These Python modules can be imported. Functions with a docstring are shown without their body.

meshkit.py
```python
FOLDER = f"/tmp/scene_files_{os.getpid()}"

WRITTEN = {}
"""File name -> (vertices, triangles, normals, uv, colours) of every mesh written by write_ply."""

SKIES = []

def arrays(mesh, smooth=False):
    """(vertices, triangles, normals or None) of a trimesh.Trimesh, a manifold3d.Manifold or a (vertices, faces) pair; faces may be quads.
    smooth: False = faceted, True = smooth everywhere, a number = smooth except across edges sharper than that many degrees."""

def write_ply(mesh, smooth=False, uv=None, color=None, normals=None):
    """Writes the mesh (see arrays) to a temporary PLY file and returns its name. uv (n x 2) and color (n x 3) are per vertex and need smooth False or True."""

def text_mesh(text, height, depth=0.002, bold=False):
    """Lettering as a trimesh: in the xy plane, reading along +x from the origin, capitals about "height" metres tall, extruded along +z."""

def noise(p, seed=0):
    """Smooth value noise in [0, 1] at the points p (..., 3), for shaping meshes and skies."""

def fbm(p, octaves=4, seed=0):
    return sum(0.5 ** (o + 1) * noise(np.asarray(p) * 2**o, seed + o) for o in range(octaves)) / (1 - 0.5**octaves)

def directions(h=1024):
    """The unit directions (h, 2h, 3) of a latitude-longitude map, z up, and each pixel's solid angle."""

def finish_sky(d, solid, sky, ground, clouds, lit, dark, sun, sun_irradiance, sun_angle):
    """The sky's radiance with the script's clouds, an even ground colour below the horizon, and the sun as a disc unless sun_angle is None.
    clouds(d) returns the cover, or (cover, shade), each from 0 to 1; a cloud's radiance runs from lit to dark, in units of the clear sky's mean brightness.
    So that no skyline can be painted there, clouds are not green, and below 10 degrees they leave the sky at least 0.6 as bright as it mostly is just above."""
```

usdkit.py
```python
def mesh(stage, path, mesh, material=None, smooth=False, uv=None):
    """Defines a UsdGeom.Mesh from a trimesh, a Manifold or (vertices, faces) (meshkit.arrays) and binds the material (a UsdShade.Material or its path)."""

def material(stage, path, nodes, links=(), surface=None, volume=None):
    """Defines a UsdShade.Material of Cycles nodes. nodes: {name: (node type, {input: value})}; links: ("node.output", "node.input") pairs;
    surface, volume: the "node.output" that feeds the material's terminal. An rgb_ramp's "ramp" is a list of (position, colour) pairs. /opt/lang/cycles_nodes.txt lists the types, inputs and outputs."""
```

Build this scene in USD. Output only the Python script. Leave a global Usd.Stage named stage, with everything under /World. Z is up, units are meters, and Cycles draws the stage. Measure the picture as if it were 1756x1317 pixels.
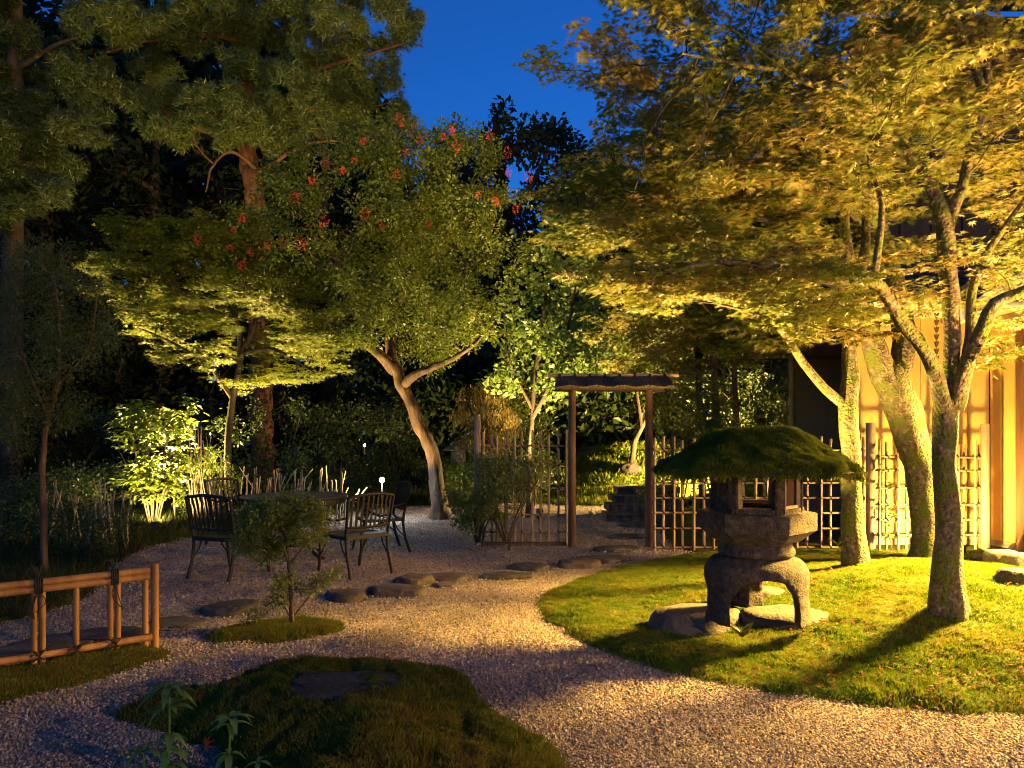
import math, numpy as np, trimesh, shapely, usdkit, meshkit
import manifold3d as m3
from scipy.spatial import cKDTree
from shapely.geometry import Polygon
from pxr import Usd, UsdGeom, UsdLux, UsdShade, Gf, Vt, Sdf

stage = Usd.Stage.CreateInMemory()
UsdGeom.SetStageUpAxis(stage, 'Z'); UsdGeom.SetStageMetersPerUnit(stage, 1.0)
UsdGeom.Xform.Define(stage, '/World'); UsdGeom.Scope.Define(stage, '/World/Looks')

# ------------------------------------------------------------------ camera, sky, exposure
F, CX, HY, H = 1200.0, 878.0, 745.0, 1.5          # focal length in photo pixels, centre column, horizon row, eye height
cam = UsdGeom.Camera.Define(stage, '/World/camera')
cam.CreateHorizontalApertureAttr(36.0); cam.CreateVerticalApertureAttr(27.0)
cam.CreateFocalLengthAttr(36.0 * F / 1756); cam.CreateClippingRangeAttr((0.05, 2000.0))
cam.CreateVerticalApertureOffsetAttr(36.0 * (HY - 658.5) / 1756)
cam.CreateExposureAttr(0.0)
cam.AddTranslateOp().Set(Gf.Vec3d(0, 0, H)); cam.AddRotateXOp().Set(90.0)

M = {}
def mat(name, nodes, links, surface, volume=None):
    M[name] = usdkit.material(stage, f'/World/Looks/{name}', nodes, links, surface=surface, volume=volume); return M[name]

mat('dusk_sky', {'s': ('sky_texture', {'sky_type': 'single_scattering', 'sun_disc': False, 'sun_elevation': math.radians(3), 'sun_rotation': math.radians(200), 'altitude': 300.0, 'air_density': 1.0, 'aerosol_density': 0.4, 'ozone_density': 3.0}),
                 't': ('mix', {'mix_type': 'multiply', 'fac': 1.0, 'color2': (0.24, 1.0, 2.25)}),
                 'b': ('background_shader', {'strength': 0.15})}, [('s.color', 't.color1'), ('t.color', 'b.color')], 'b.background')
sky = UsdLux.DomeLight.Define(stage, '/World/sky'); sky.CreateIntensityAttr(1.0)
UsdShade.MaterialBindingAPI.Apply(sky.GetPrim()).Bind(M['dusk_sky'])
sky.GetPrim().SetCustomDataByKey('kind', 'structure')
# the sun is below the horizon: no distant light; a few visible lamps and many unseen ones follow at "lamps"
WARM = (1.0, 0.52, 0.10)
LAMPS = {   # power (intensity) of each lamp; most are unseen, set for what they light
    'unseen_flood': 1000.0, 'unseen_wall_flood': 330.0, 'lawn': 11000.0, 'unseen_canopy_lamp': 3400.0, 'lantern_spot': 1000.0, 'shrub': 200.0, 'lime': 2200.0, 'myrtle': 650.0, 'gate': 2300.0, 'crape': 1700.0, 'house': 640.0, 'trees': 2300.0, 'white': 30.0, 'far': 8.0,
}

# ------------------------------------------------------------------ helpers
R = np.random.default_rng(11)
def A(*v): return np.array(v, float)
def P(px, py, Y): return A((px - CX) / F * Y, Y, H - (py - HY) / F * Y)      # a photo pixel at distance Y
def G(px, py, z=0.0): return P(px, py, (H - z) * F / (py - HY))               # a photo pixel on the ground at height z
def unit(v): v = np.asarray(v, float); return v / (np.linalg.norm(v, axis=-1, keepdims=True) + 1e-12)
used, origin = set(), {}
def fresh(parent, name):
    p, k = f'{parent}/{name}', 0
    while p in used:
        k += 1; p = f'{parent}/{name}_{k:03d}'
    used.add(p); return p
def data(prim, **kw):
    for k, v in kw.items():
        if v: prim.SetCustomDataByKey(k, v)
    return prim
def thing(name, label, cat, loc=(0, 0, 0), rz=0.0, group=None, kind=None):
    p = fresh('/World', name); x = UsdGeom.Xform.Define(stage, p)
    x.AddTranslateOp().Set(Gf.Vec3d(*map(float, loc))); x.AddRotateZOp().Set(math.degrees(rz))
    origin[p] = (A(*loc), rz); data(x.GetPrim(), label=label, category=cat, group=group, kind=kind); return p
def dup(src, loc, rz, label, group=None):
    n = src.split('/')[-1]; p = fresh('/World', n); x = UsdGeom.Xform.Define(stage, p)
    x.GetPrim().GetReferences().AddInternalReference(src)
    a = x.GetPrim().GetAttribute('xformOp:translate'); a.Set(Gf.Vec3d(*map(float, loc)))
    x.GetPrim().GetAttribute('xformOp:rotateZ').Set(math.degrees(rz))
    data(x.GetPrim(), label=label, group=group); x.GetPrim().SetInstanceable(True); return p
def obj(name, mesh, m, parent=None, smooth=False, label=None, cat=None, group=None, kind=None, local=False):
    """one Mesh prim; vertices are given in world space unless local"""
    p = fresh(parent or '/World', name)
    if hasattr(mesh, 'to_mesh') or hasattr(mesh, 'vertices'):
        v, f, _ = meshkit.arrays(mesh)
    else: v, f = mesh
    v = np.array(v, float); f = np.asarray(f)
    if parent and not local:
        root = parent
        while root not in origin: root = root.rsplit('/', 1)[0]
        o, rz = origin[root]; v = v - o
        if rz:
            c, s = math.cos(-rz), math.sin(-rz); v = np.stack([c * v[:, 0] - s * v[:, 1], s * v[:, 0] + c * v[:, 1], v[:, 2]], 1)
    prim = usdkit.mesh(stage, p, (v, f), M[m], smooth=smooth).GetPrim()
    data(prim, label=label, category=cat, group=group, kind=kind); return p
class MB:
    def __init__(s): s.v, s.f, s.n = [], [], 0
    def add(s, v, f):
        v = np.asarray(v, float); f = np.asarray(f, int)
        if f.shape[1] == 4: f = np.vstack([f[:, [0, 1, 2]], f[:, [0, 2, 3]]])
        s.v.append(v); s.f.append(f + s.n); s.n += len(v); return s
    def mesh(s, m):
        v, f, _ = meshkit.arrays(m); return s.add(v, f)
    def tube(s, pts, rad, sides=8, cap=True, tw=None):
        p = np.asarray(pts, float); n = len(p); rad = np.broadcast_to(np.asarray(rad, float), (n,))
        t = unit(np.gradient(p, axis=0)); ref = A(0, 0, 1) if abs(t[0][2]) < .9 else A(1, 0, 0)
        fr = []; a = unit(np.cross(t[0], ref))
        for i in range(n):
            a = unit(a - t[i] * (a @ t[i])); fr.append((a, np.cross(t[i], a)))
        ang = np.arange(sides) * 2 * np.pi / sides
        ca, sa = np.cos(ang), np.sin(ang)
        aa = np.array([x[0] for x in fr]); bb = np.array([x[1] for x in fr])
        rr = rad[:, None] * (np.ones((n, sides)) if tw is None else tw)
        v = p[:, None] + rr[..., None] * (ca[None, :, None] * aa[:, None] + sa[None, :, None] * bb[:, None])
        v = v.reshape(-1, 3)
        i, j = np.meshgrid(np.arange(n - 1), np.arange(sides), indexing='ij')
        q = np.stack([i * sides + j, i * sides + (j + 1) % sides, (i + 1) * sides + (j + 1) % sides, (i + 1) * sides + j], -1).reshape(-1, 4)
        f = np.vstack([q[:, [0, 1, 2]], q[:, [0, 2, 3]]])
        if cap:
            v = np.vstack([v, p[:1], p[-1:]]); c0, c1 = n * sides, n * sides + 1; k = np.arange(sides)
            f = np.vstack([f, np.stack([np.full(sides, c0), (k + 1) % sides, k], 1), np.stack([np.full(sides, c1), (n - 1) * sides + k, (n - 1) * sides + (k + 1) % sides], 1)])
        return s.add(v, f)
    def box(s, c, size, rz=0.0, ch=0.0):
        hx, hy, hz = np.asarray(size, float) / 2
        if ch > 0:
            pr = [(-hx + ch, -hy), (hx - ch, -hy), (hx, -hy + ch), (hx, hy - ch), (hx - ch, hy), (-hx + ch, hy), (-hx, hy - ch), (-hx, -hy + ch)]
        else: pr = [(-hx, -hy), (hx, -hy), (hx, hy), (-hx, hy)]
        n = len(pr); co, si = math.cos(rz), math.sin(rz)
        v = [(x, y, -hz) for x, y in pr] + [(x, y, hz) for x, y in pr] + [(0, 0, -hz), (0, 0, hz)]
        v = np.array(v); v = np.stack([co * v[:, 0] - si * v[:, 1], si * v[:, 0] + co * v[:, 1], v[:, 2]], 1) + np.asarray(c, float)
        f = []
        for k in range(n):
            j = (k + 1) % n; f += [(k, j, n + j), (k, n + j, n + k), (2 * n, j, k), (2 * n + 1, n + k, n + j)]
        return s.add(v, f)
    def bar(s, p0, p1, w, h):
        """rectangular bar from p0 to p1, w across (horizontal), h high"""
        p0, p1 = np.asarray(p0, float), np.asarray(p1, float); t = unit(p1 - p0); a = np.cross(t, A(0, 0, 1))
        a = unit(a) if np.linalg.norm(a) > 1e-3 else A(1, 0, 0); b = np.cross(a, t)
        v = [p + x * a * w / 2 + y * b * h / 2 for p in (p0, p1) for x, y in ((-1, -1), (1, -1), (1, 1), (-1, 1))]
        return s.add(v, [(0, 1, 2, 3), (7, 6, 5, 4), (0, 4, 5, 1), (1, 5, 6, 2), (2, 6, 7, 3), (3, 7, 4, 0)])
    @property
    def out(s): return np.vstack(s.v), np.vstack(s.f)
def smoothpath(pts, step=0.08, jit=0.0, seed=0):
    """Catmull-Rom through rows (x, y, z, r)"""
    p = np.asarray(pts, float)
    if len(p) == 2: p = np.vstack([p[0], (p[0] + p[1]) / 2, p[1]])
    q = np.vstack([2 * p[0] - p[1], p, 2 * p[-1] - p[-2]]); out = []
    for i in range(1, len(q) - 2):
        n = max(2, int(np.linalg.norm(q[i + 1, :3] - q[i, :3]) / step)); t = np.linspace(0, 1, n, endpoint=False)[:, None]
        a, b, c, d = q[i - 1], q[i], q[i + 1], q[i + 2]
        out.append(.5 * ((2 * b) + (-a + c) * t + (2 * a - 5 * b + 4 * c - d) * t ** 2 + (-a + 3 * b - 3 * c + d) * t ** 3))
    out = np.vstack(out + [p[-1:]])
    if jit:
        for k in range(3): out[1:, k] += jit * (meshkit.fbm(out[1:, :3] * 3 + 17 * k, 2, seed + k) - .5)
    return out
def bark_tube(mb, path, sides=14, rough=0.12, seed=0, flare=0.0, sc=9.0):
    p, r = path[:, :3], path[:, 3].copy()
    if flare: r *= 1 + flare * np.exp(-np.linalg.norm(p - p[0], axis=1) / (2.2 * r[0]))
    ang = np.arange(sides) * 2 * np.pi / sides
    q = np.stack([np.repeat(np.cos(ang)[None], len(p), 0) * 1.3, np.repeat(np.sin(ang)[None], len(p), 0) * 1.3, np.repeat((np.cumsum(np.r_[0, np.linalg.norm(np.diff(p, axis=0), axis=1)]) * sc * .35)[:, None], sides, 1)], -1) + seed * 7.3
    tw = 1 + rough * 2.4 * (meshkit.fbm(q, 3, seed) - .5)
    if flare: tw += (.35 * flare * np.exp(-np.linalg.norm(p - p[0], axis=1) / (1.6 * r[0])))[:, None] * np.cos(ang * 4 + seed)[None]
    mb.tube(p, r, sides, tw=tw)

# ------------------------------------------------------------------ materials
def noise_mat(name, cols, scale=6.0, rough=0.8, bump=0.3, bscale=40.0, dist=0.01, detail=6.0, spec=0.3, coord='geometry.position', metallic=0.0, stretch=(1, 1, 1)):
    n = len(cols)
    mat(name, {'g': ('geometry', {}), 'm': ('mapping', {'scale': stretch}), 'n': ('noise_texture', {'scale': scale, 'detail': detail, 'roughness': .6}),
               'r': ('rgb_ramp', {'ramp': [(0.3 + 0.4 * k / max(1, n - 1), c) for k, c in enumerate(cols)]}),
               'b': ('noise_texture', {'scale': bscale, 'detail': 5.0, 'roughness': .6}), 'bp': ('bump', {'strength': bump, 'distance': dist}),
               'p': ('principled_bsdf', {'roughness': rough, 'specular_ior_level': spec, 'metallic': metallic})},
        [('g.position', 'm.vector'), ('m.vector', 'n.vector'), ('m.vector', 'b.vector'), ('n.fac', 'r.fac'), ('r.color', 'p.base_color'), ('b.fac', 'bp.height'), ('bp.normal', 'p.normal')], 'p.BSDF')
def leaf_mat(name, cols, trans=0.35, rough=0.42, spec=0.35, tint=1.5, clump=.25):
    n = len(cols)
    mat(name, {'g': ('geometry', {}), 'cn': ('noise_texture', {'scale': 1.3, 'detail': 3.0}), 'cm': ('map_range', {'from_min': .3, 'from_max': .7, 'to_min': 0.0, 'to_max': 1.0, 'clamp': True}), 'cx': ('mix_float', {'fac': clump}), 'r': ('rgb_ramp', {'ramp': [(k / max(1, n - 1), c) for k, c in enumerate(cols)]}),
               'p': ('principled_bsdf', {'roughness': rough, 'specular_ior_level': spec}), 'tc': ('mix', {'mix_type': 'multiply', 'fac': 1.0, 'color2': (tint, tint * 1.05, tint * .6)}),
               't': ('translucent_bsdf', {}), 'x': ('mix_closure', {'fac': trans})},
        [('g.position', 'cn.vector'), ('cn.fac', 'cm.value'), ('g.random_per_island', 'cx.a'), ('cm.result', 'cx.b'), ('cx.result', 'r.fac'), ('r.color', 'p.base_color'), ('r.color', 'tc.color1'), ('tc.color', 't.color'), ('p.BSDF', 'x.closure1'), ('t.BSDF', 'x.closure2')], 'x.closure')
def rand_mat(name, cols, rough=0.8, spec=0.3, bscale=120.0, bump=.2):
    n = len(cols)
    mat(name, {'o': ('object_info', {}), 'r': ('rgb_ramp', {'ramp': [(k / max(1, n - 1), c) for k, c in enumerate(cols)]}), 'b': ('noise_texture', {'scale': bscale, 'detail': 3.0}), 'bp': ('bump', {'strength': bump, 'distance': .003}),
               'p': ('principled_bsdf', {'roughness': rough, 'specular_ior_level': spec})}, [('o.random', 'r.fac'), ('r.color', 'p.base_color'), ('b.fac', 'bp.height'), ('bp.normal', 'p.normal')], 'p.BSDF')

noise_mat('soil', [(.018, .014, .009), (.035, .027, .016), (.03, .035, .012)], 3.0, .95, .6, 30, .03)
mat('gravel_bed', {'g': ('geometry', {}), 'v': ('voronoi_texture', {'scale': 55.0}), 'r': ('rgb_ramp', {'ramp': [(0, (.12, .095, .08)), (.5, (.27, .22, .18)), (1, (.4, .33, .275))]}), 'bw': ('rgb_to_bw', {}),
                   'd': ('math', {'math_type': 'multiply', 'value2': -1.0}), 'bp': ('bump', {'strength': .9, 'distance': .012}), 'p': ('principled_bsdf', {'roughness': .85, 'specular_ior_level': .25})},
    [('g.position', 'v.vector'), ('v.color', 'bw.color'), ('bw.val', 'r.fac'), ('r.color', 'p.base_color'), ('v.distance', 'd.value1'), ('d.value', 'bp.height'), ('bp.normal', 'p.normal')], 'p.BSDF')
mat('pebble', {'o': ('object_info', {}), 'r': ('rgb_ramp', {'ramp': [(k / 6, c) for k, c in enumerate([(.12, .092, .072), (.32, .26, .215), (.19, .15, .12), (.42, .35, .29), (.23, .18, .145), (.075, .06, .052), (.31, .25, .195)])]}), 'n': ('noise_texture', {'scale': 1.4, 'detail': 4.0}), 'mr': ('map_range', {'from_min': .3, 'from_max': .7, 'to_min': .62, 'to_max': 1.15}), 'h': ('hsv', {}), 'p': ('principled_bsdf', {'roughness': .75, 'specular_ior_level': .25})},
    [('o.random', 'r.fac'), ('o.location', 'n.vector'), ('n.fac', 'mr.value'), ('mr.result', 'h.value'), ('r.color', 'h.color'), ('h.color', 'p.base_color')], 'p.BSDF')
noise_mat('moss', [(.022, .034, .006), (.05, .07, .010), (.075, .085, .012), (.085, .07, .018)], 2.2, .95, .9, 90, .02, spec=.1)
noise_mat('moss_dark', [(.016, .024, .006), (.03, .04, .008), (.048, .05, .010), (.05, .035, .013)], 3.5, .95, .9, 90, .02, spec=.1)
def tuft_mat(name, cols):
    mat(name, {'g': ('geometry', {}), 'o': ('object_info', {}), 'n': ('noise_texture', {'scale': 2.2, 'detail': 5.0, 'roughness': .65}), 'n2': ('math', {'math_type': 'multiply_add', 'value2': .35}), 'r': ('rgb_ramp', {'ramp': [(.42 + .36 * k / (len(cols) - 1), c) for k, c in enumerate(cols)]}),
               'p': ('principled_bsdf', {'roughness': .7, 'specular_ior_level': .15}), 't': ('translucent_bsdf', {}), 'x': ('mix_closure', {'fac': .3})},
        [('g.position', 'n.vector'), ('o.random', 'n2.value1'), ('n.fac', 'n2.value3'), ('n2.value', 'r.fac'), ('r.color', 'p.base_color'), ('r.color', 't.color'), ('p.BSDF', 'x.closure1'), ('t.BSDF', 'x.closure2')], 'x.closure')
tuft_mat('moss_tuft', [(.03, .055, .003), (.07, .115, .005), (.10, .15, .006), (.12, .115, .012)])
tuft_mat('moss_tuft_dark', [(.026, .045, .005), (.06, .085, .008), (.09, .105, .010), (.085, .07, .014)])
tuft_mat('grass_dark', [(.012, .022, .006), (.025, .038, .008), (.03, .035, .01)])
# bark with grey lichen and green moss
mat('bark_maple', {'g': ('geometry', {}), 'n': ('noise_texture', {'scale': 19.0, 'detail': 8.0, 'roughness': .72}), 'r': ('rgb_ramp', {'ramp': [(.32, (.035, .025, .016)), (.48, (.075, .055, .034)), (.58, (.14, .112, .074)), (.7, (.22, .185, .13))]}),
                   'n2': ('noise_texture', {'scale': 6.0, 'detail': 8.0, 'roughness': .75}), 'r2': ('rgb_ramp', {'ramp': [(.46, (0, 0, 0)), (.56, (1, 1, 1))]}), 'x': ('mix', {'color2': (.07, .085, .012)}),
                   'b': ('noise_texture', {'scale': 42.0, 'detail': 6.0}), 'bp': ('bump', {'strength': 1.0, 'distance': .035}), 'p': ('principled_bsdf', {'roughness': .85, 'specular_ior_level': .2})},
    [('g.position', 'n.vector'), ('g.position', 'n2.vector'), ('g.position', 'b.vector'), ('n.fac', 'r.fac'), ('n2.fac', 'r2.fac'), ('r2.color', 'x.fac'), ('r.color', 'x.color1'), ('x.color', 'p.base_color'), ('b.fac', 'bp.height'), ('bp.normal', 'p.normal')], 'p.BSDF')
noise_mat('bark_dark', [(.02, .014, .009), (.04, .028, .019), (.065, .046, .032)], 9, .9, .8, 40, .02, stretch=(1, 1, .3))
noise_mat('bark_red', [(.024, .009, .005), (.055, .022, .011), (.085, .036, .017)], 9, .9, .9, 26, .03, stretch=(1, 1, .4))
noise_mat('bark_smooth', [(.018, .010, .005), (.042, .024, .013), (.085, .05, .027)], 9, .8, .9, 24, .03, stretch=(1, 1, .22))
noise_mat('bark_pale', [(.07, .055, .034), (.14, .11, .07), (.2, .165, .11)], 9, .8, .5, 40, .01)
noise_mat('twig', [(.03, .021, .013), (.06, .043, .026)], 12, .85, .3)
noise_mat('dead_stem', [(.13, .095, .055), (.26, .2, .12)], 12, .85, .3)
noise_mat('granite', [(.02, .015, .011), (.052, .039, .029), (.10, .078, .06)], 22, .9, 1.0, 70, .035)
noise_mat('rock', [(.026, .021, .017), (.055, .045, .037), (.095, .078, .063)], 5, .85, .7, 30, .03)
noise_mat('rock_mossy', [(.025, .021, .016), (.05, .042, .034), (.03, .034, .010), (.075, .062, .048)], 5, .9, .7, 30, .03)
noise_mat('rock_dark', [(.014, .011, .009), (.03, .023, .019), (.05, .039, .032)], 9, .9, .9, 30, .04)
noise_mat('rock_light', [(.08, .066, .05), (.15, .125, .095), (.07, .066, .03)], 5, .85, .7, 30, .03)
noise_mat('slate', [(.02, .018, .017), (.042, .038, .036), (.07, .064, .06)], 5, .7, .6, 26, .03)
def bamboo_mat(name, c0, c1, dark):
    mat(name, {'g': ('geometry', {}), 'm': ('mapping', {'scale': (1, 1, .18)}), 'n': ('noise_texture', {'scale': 9.0, 'detail': 5.0}), 'r': ('rgb_ramp', {'ramp': [(.3, dark), (.45, c0), (.65, c1)]}), 'o': ('object_info', {}), 'v': ('map_range', {'to_min': .75, 'to_max': 1.12}), 'h': ('hsv', {}),
               'b': ('noise_texture', {'scale': 60.0}), 'bp': ('bump', {'strength': .15, 'distance': .004}), 'p': ('principled_bsdf', {'roughness': .58, 'specular_ior_level': .3})},
        [('g.position', 'm.vector'), ('m.vector', 'n.vector'), ('m.vector', 'b.vector'), ('n.fac', 'r.fac'), ('r.color', 'h.color'), ('o.random', 'v.value'), ('v.result', 'h.value'), ('h.color', 'p.base_color'), ('b.fac', 'bp.height'), ('bp.normal', 'p.normal')], 'p.BSDF')
bamboo_mat('bamboo_old', (.2, .135, .07), (.32, .23, .13), (.075, .05, .028))
bamboo_mat('bamboo_new', (.21, .098, .026), (.28, .138, .038), (.12, .052, .016))
noise_mat('bamboo_node', [(.16, .1, .045), (.24, .16, .08)], 20, .6)
noise_mat('cord', [(.006, .006, .006), (.014, .012, .011)], 60, .85, .5, 300, .002)
noise_mat('wood_post', [(.045, .021, .011), (.085, .042, .022), (.12, .064, .034)], 7, .75, .6, 24, .012, stretch=(1, 1, .12))
noise_mat('wood_grey', [(.12, .085, .055), (.2, .15, .1), (.27, .21, .15)], 8, .8, .6, 26, .012, stretch=(1, 1, .1))
noise_mat('wood_dark', [(.022, .014, .009), (.045, .028, .018), (.06, .04, .026)], 6, .7, .5, 24, .01, stretch=(1, 1, .2))
noise_mat('wood_frame', [(.14, .10, .06), (.24, .18, .11)], 10, .7, .3, 40, .005)
noise_mat('thatch', [(.03, .02, .013), (.065, .045, .028), (.095, .066, .042)], 20, .9, .8, 60, .01)
noise_mat('iron', [(.006, .005, .0045), (.011, .0095, .008)], 30, .6, .25, 120, .002, spec=.2)
noise_mat('table_top', [(.03, .032, .026), (.05, .052, .04)], 14, .5, .3, 100, .003, spec=.5)
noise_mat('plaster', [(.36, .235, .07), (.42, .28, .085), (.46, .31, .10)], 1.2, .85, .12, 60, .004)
noise_mat('plaster_shaded', [(.22, .155, .085), (.26, .185, .105)], 1.2, .85, .12, 60, .004)  # darker plaster copy: the shade on the back wing is in this colour
noise_mat('concrete', [(.17, .155, .13), (.26, .235, .2)], 6, .9, .4, 50, .006)
noise_mat('soffit', [(.42, .34, .24), (.5, .41, .29)], 5, .7, .2)
noise_mat('gutter', [(.55, .5, .42), (.62, .57, .48)], 8, .4, .1, spec=.5)
noise_mat('roof_tile', [(.035, .035, .037), (.065, .064, .066)], 8, .6, .3)
noise_mat('bronze', [(.07, .045, .02), (.12, .08, .035)], 30, .5, .3, metallic=.5)
noise_mat('lamp_black', [(.012, .012, .012), (.02, .02, .02)], 30, .5, .1)
def emit_mat(name, c, s): mat(name, {'e': ('emission', {'color': c, 'strength': s})}, [], 'e.emission')
emit_mat('lens_warm', (1, .7, .32), 12.0); emit_mat('lens_white', (.85, .95, 1.0), 40.0); emit_mat('window_glow', (1, .33, .05), .55)
leaf_mat('leaf_maple', [(.085, .11, .012), (.11, .125, .016), (.16, .135, .028), (.2, .15, .045), (.17, .12, .025), (.2, .10, .022), (.22, .07, .02), (.12, .06, .018)], .34, .36, .5, 1.5, .5)
leaf_mat('leaf_maple_green', [(.065, .085, .010), (.09, .12, .012), (.14, .135, .018), (.075, .10, .012)], .4)
leaf_mat('leaf_lime', [(.075, .095, .010), (.11, .125, .012), (.14, .14, .016), (.09, .10, .012)], .4)
leaf_mat('leaf_crape', [(.05, .072, .007), (.085, .105, .009), (.125, .125, .012), (.075, .08, .010)], .38)
leaf_mat('leaf_fan', [(.07, .11, .025), (.10, .14, .03), (.13, .16, .035)], .35)
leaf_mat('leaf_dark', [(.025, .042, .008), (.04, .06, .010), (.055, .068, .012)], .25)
leaf_mat('leaf_unlit', [(.007, .012, .005), (.011, .017, .006), (.014, .019, .007)], .15, .6, .15)  # near-black leaf colour: the darkness of unlit background trees is put into it
leaf_mat('leaf_shrub', [(.09, .13, .016), (.13, .16, .022), (.17, .18, .03)], .4)
leaf_mat('leaf_azalea', [(.065, .085, .012), (.10, .115, .017), (.14, .125, .022), (.11, .09, .018)], .34)
leaf_mat('leaf_seedling', [(.045, .095, .02), (.06, .12, .026), (.085, .15, .03)], .3)
leaf_mat('leaf_orange', [(.07, .05, .010), (.10, .075, .013), (.07, .07, .012)], .4)
leaf_mat('needle', [(.04, .06, .014), (.06, .08, .018), (.08, .095, .022)], .15)
leaf_mat('needle_dark', [(.022, .036, .010), (.034, .05, .013), (.045, .06, .015)], .15)
leaf_mat('flower_red', [(.36, .025, .03), (.55, .07, .05), (.45, .05, .05), (.28, .03, .03)], .35)
leaf_mat('flower_dark', [(.16, .012, .02), (.24, .02, .03), (.2, .04, .03)], .3)
tuft_mat('moss_roof', [(.025, .038, .004), (.065, .085, .006), (.11, .125, .008), (.10, .065, .016)])
leaf_mat('fallen_red', [(.10, .02, .009), (.15, .03, .012), (.09, .03, .014)], .1, .7, .1)

# ------------------------------------------------------------------ foliage
def tpl_star(lobes, lens, notch=.3, droop=.09):
    v, f = [(0, 0, 0)], []
    for k, (a, l) in enumerate(zip(lobes, lens)):
        v.append((l * math.cos(a), l * math.sin(a), -droop * l * l))
        if k < len(lobes) - 1:
            b = (a + lobes[k + 1]) / 2; v.append((notch * math.cos(b), notch * math.sin(b), .02))
    n = len(v) - 1
    for k in range(1, n): f.append((0, k, k + 1))
    return np.array(v), np.array(f)
rad = np.radians
T_MAPLE = tpl_star(rad([-125, -78, -38, 0, 38, 78, 125]), [.5, .8, .95, 1.05, .95, .8, .5])
T_MAPLE5 = tpl_star(rad([-95, -48, 0, 48, 95]), [.65, .9, 1.05, .9, .65], .32)
T_OVAL = (np.array([(0, 0, 0), (.45, .27, .06), (1, 0, -.08), (.45, -.27, .06)]), np.array([(0, 2, 1), (0, 3, 2)]))
T_OVAL6 = (np.array([(0, 0, 0), (.25, .17, .03), (.6, .2, .03), (1, 0, -.14), (.6, -.2, .03), (.25, -.17, .03), (.5, 0, -.03)]), np.array([(0, 6, 1), (1, 6, 2), (2, 6, 3), (3, 6, 4), (4, 6, 5), (5, 6, 0)]))
T_NARROW = (np.array([(0, 0, 0), (.4, .1, .02), (1, 0, -.15), (.4, -.1, .02)]), np.array([(0, 2, 1), (0, 3, 2)]))
T_FAN = (np.array([(0, 0, 0), (.75, .62, -.02), (.98, .3, .05), (.85, 0, -.03), (.98, -.3, .05), (.75, -.62, -.02)]), np.array([(0, 2, 1), (0, 3, 2), (0, 4, 3), (0, 5, 4)]))
def tpl_tuft(n, seed, up=.55, w=.022):
    r = np.random.default_rng(seed); v, f = [], []
    for k in range(n):
        d = unit(A(up * r.uniform(.2, 1.6), *r.normal(0, .75, 2))); s = unit(np.cross(d, r.normal(size=3))) * w; l = r.uniform(.7, 1.1)
        i = len(v); v += [s, -s, d * l]; f.append((i, i + 1, i + 2))
    return np.array(v), np.array(f)
T_PINE = tpl_tuft(13, 3, .5, .05)
def leaves(pos, axis, nrm, size, tpl):
    tv, tf = tpl; a = unit(axis); b = unit(np.cross(nrm, a)); c = np.cross(a, b); n = len(pos); size = np.broadcast_to(size, (n,))
    v = pos[:, None] + size[:, None, None] * (tv[None, :, :1] * a[:, None] + tv[None, :, 1:2] * b[:, None] + tv[None, :, 2:] * c[:, None])
    f = tf[None] + (np.arange(n) * len(tv))[:, None, None]
    return v.reshape(-1, 3), f.reshape(-1, 3)
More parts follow.
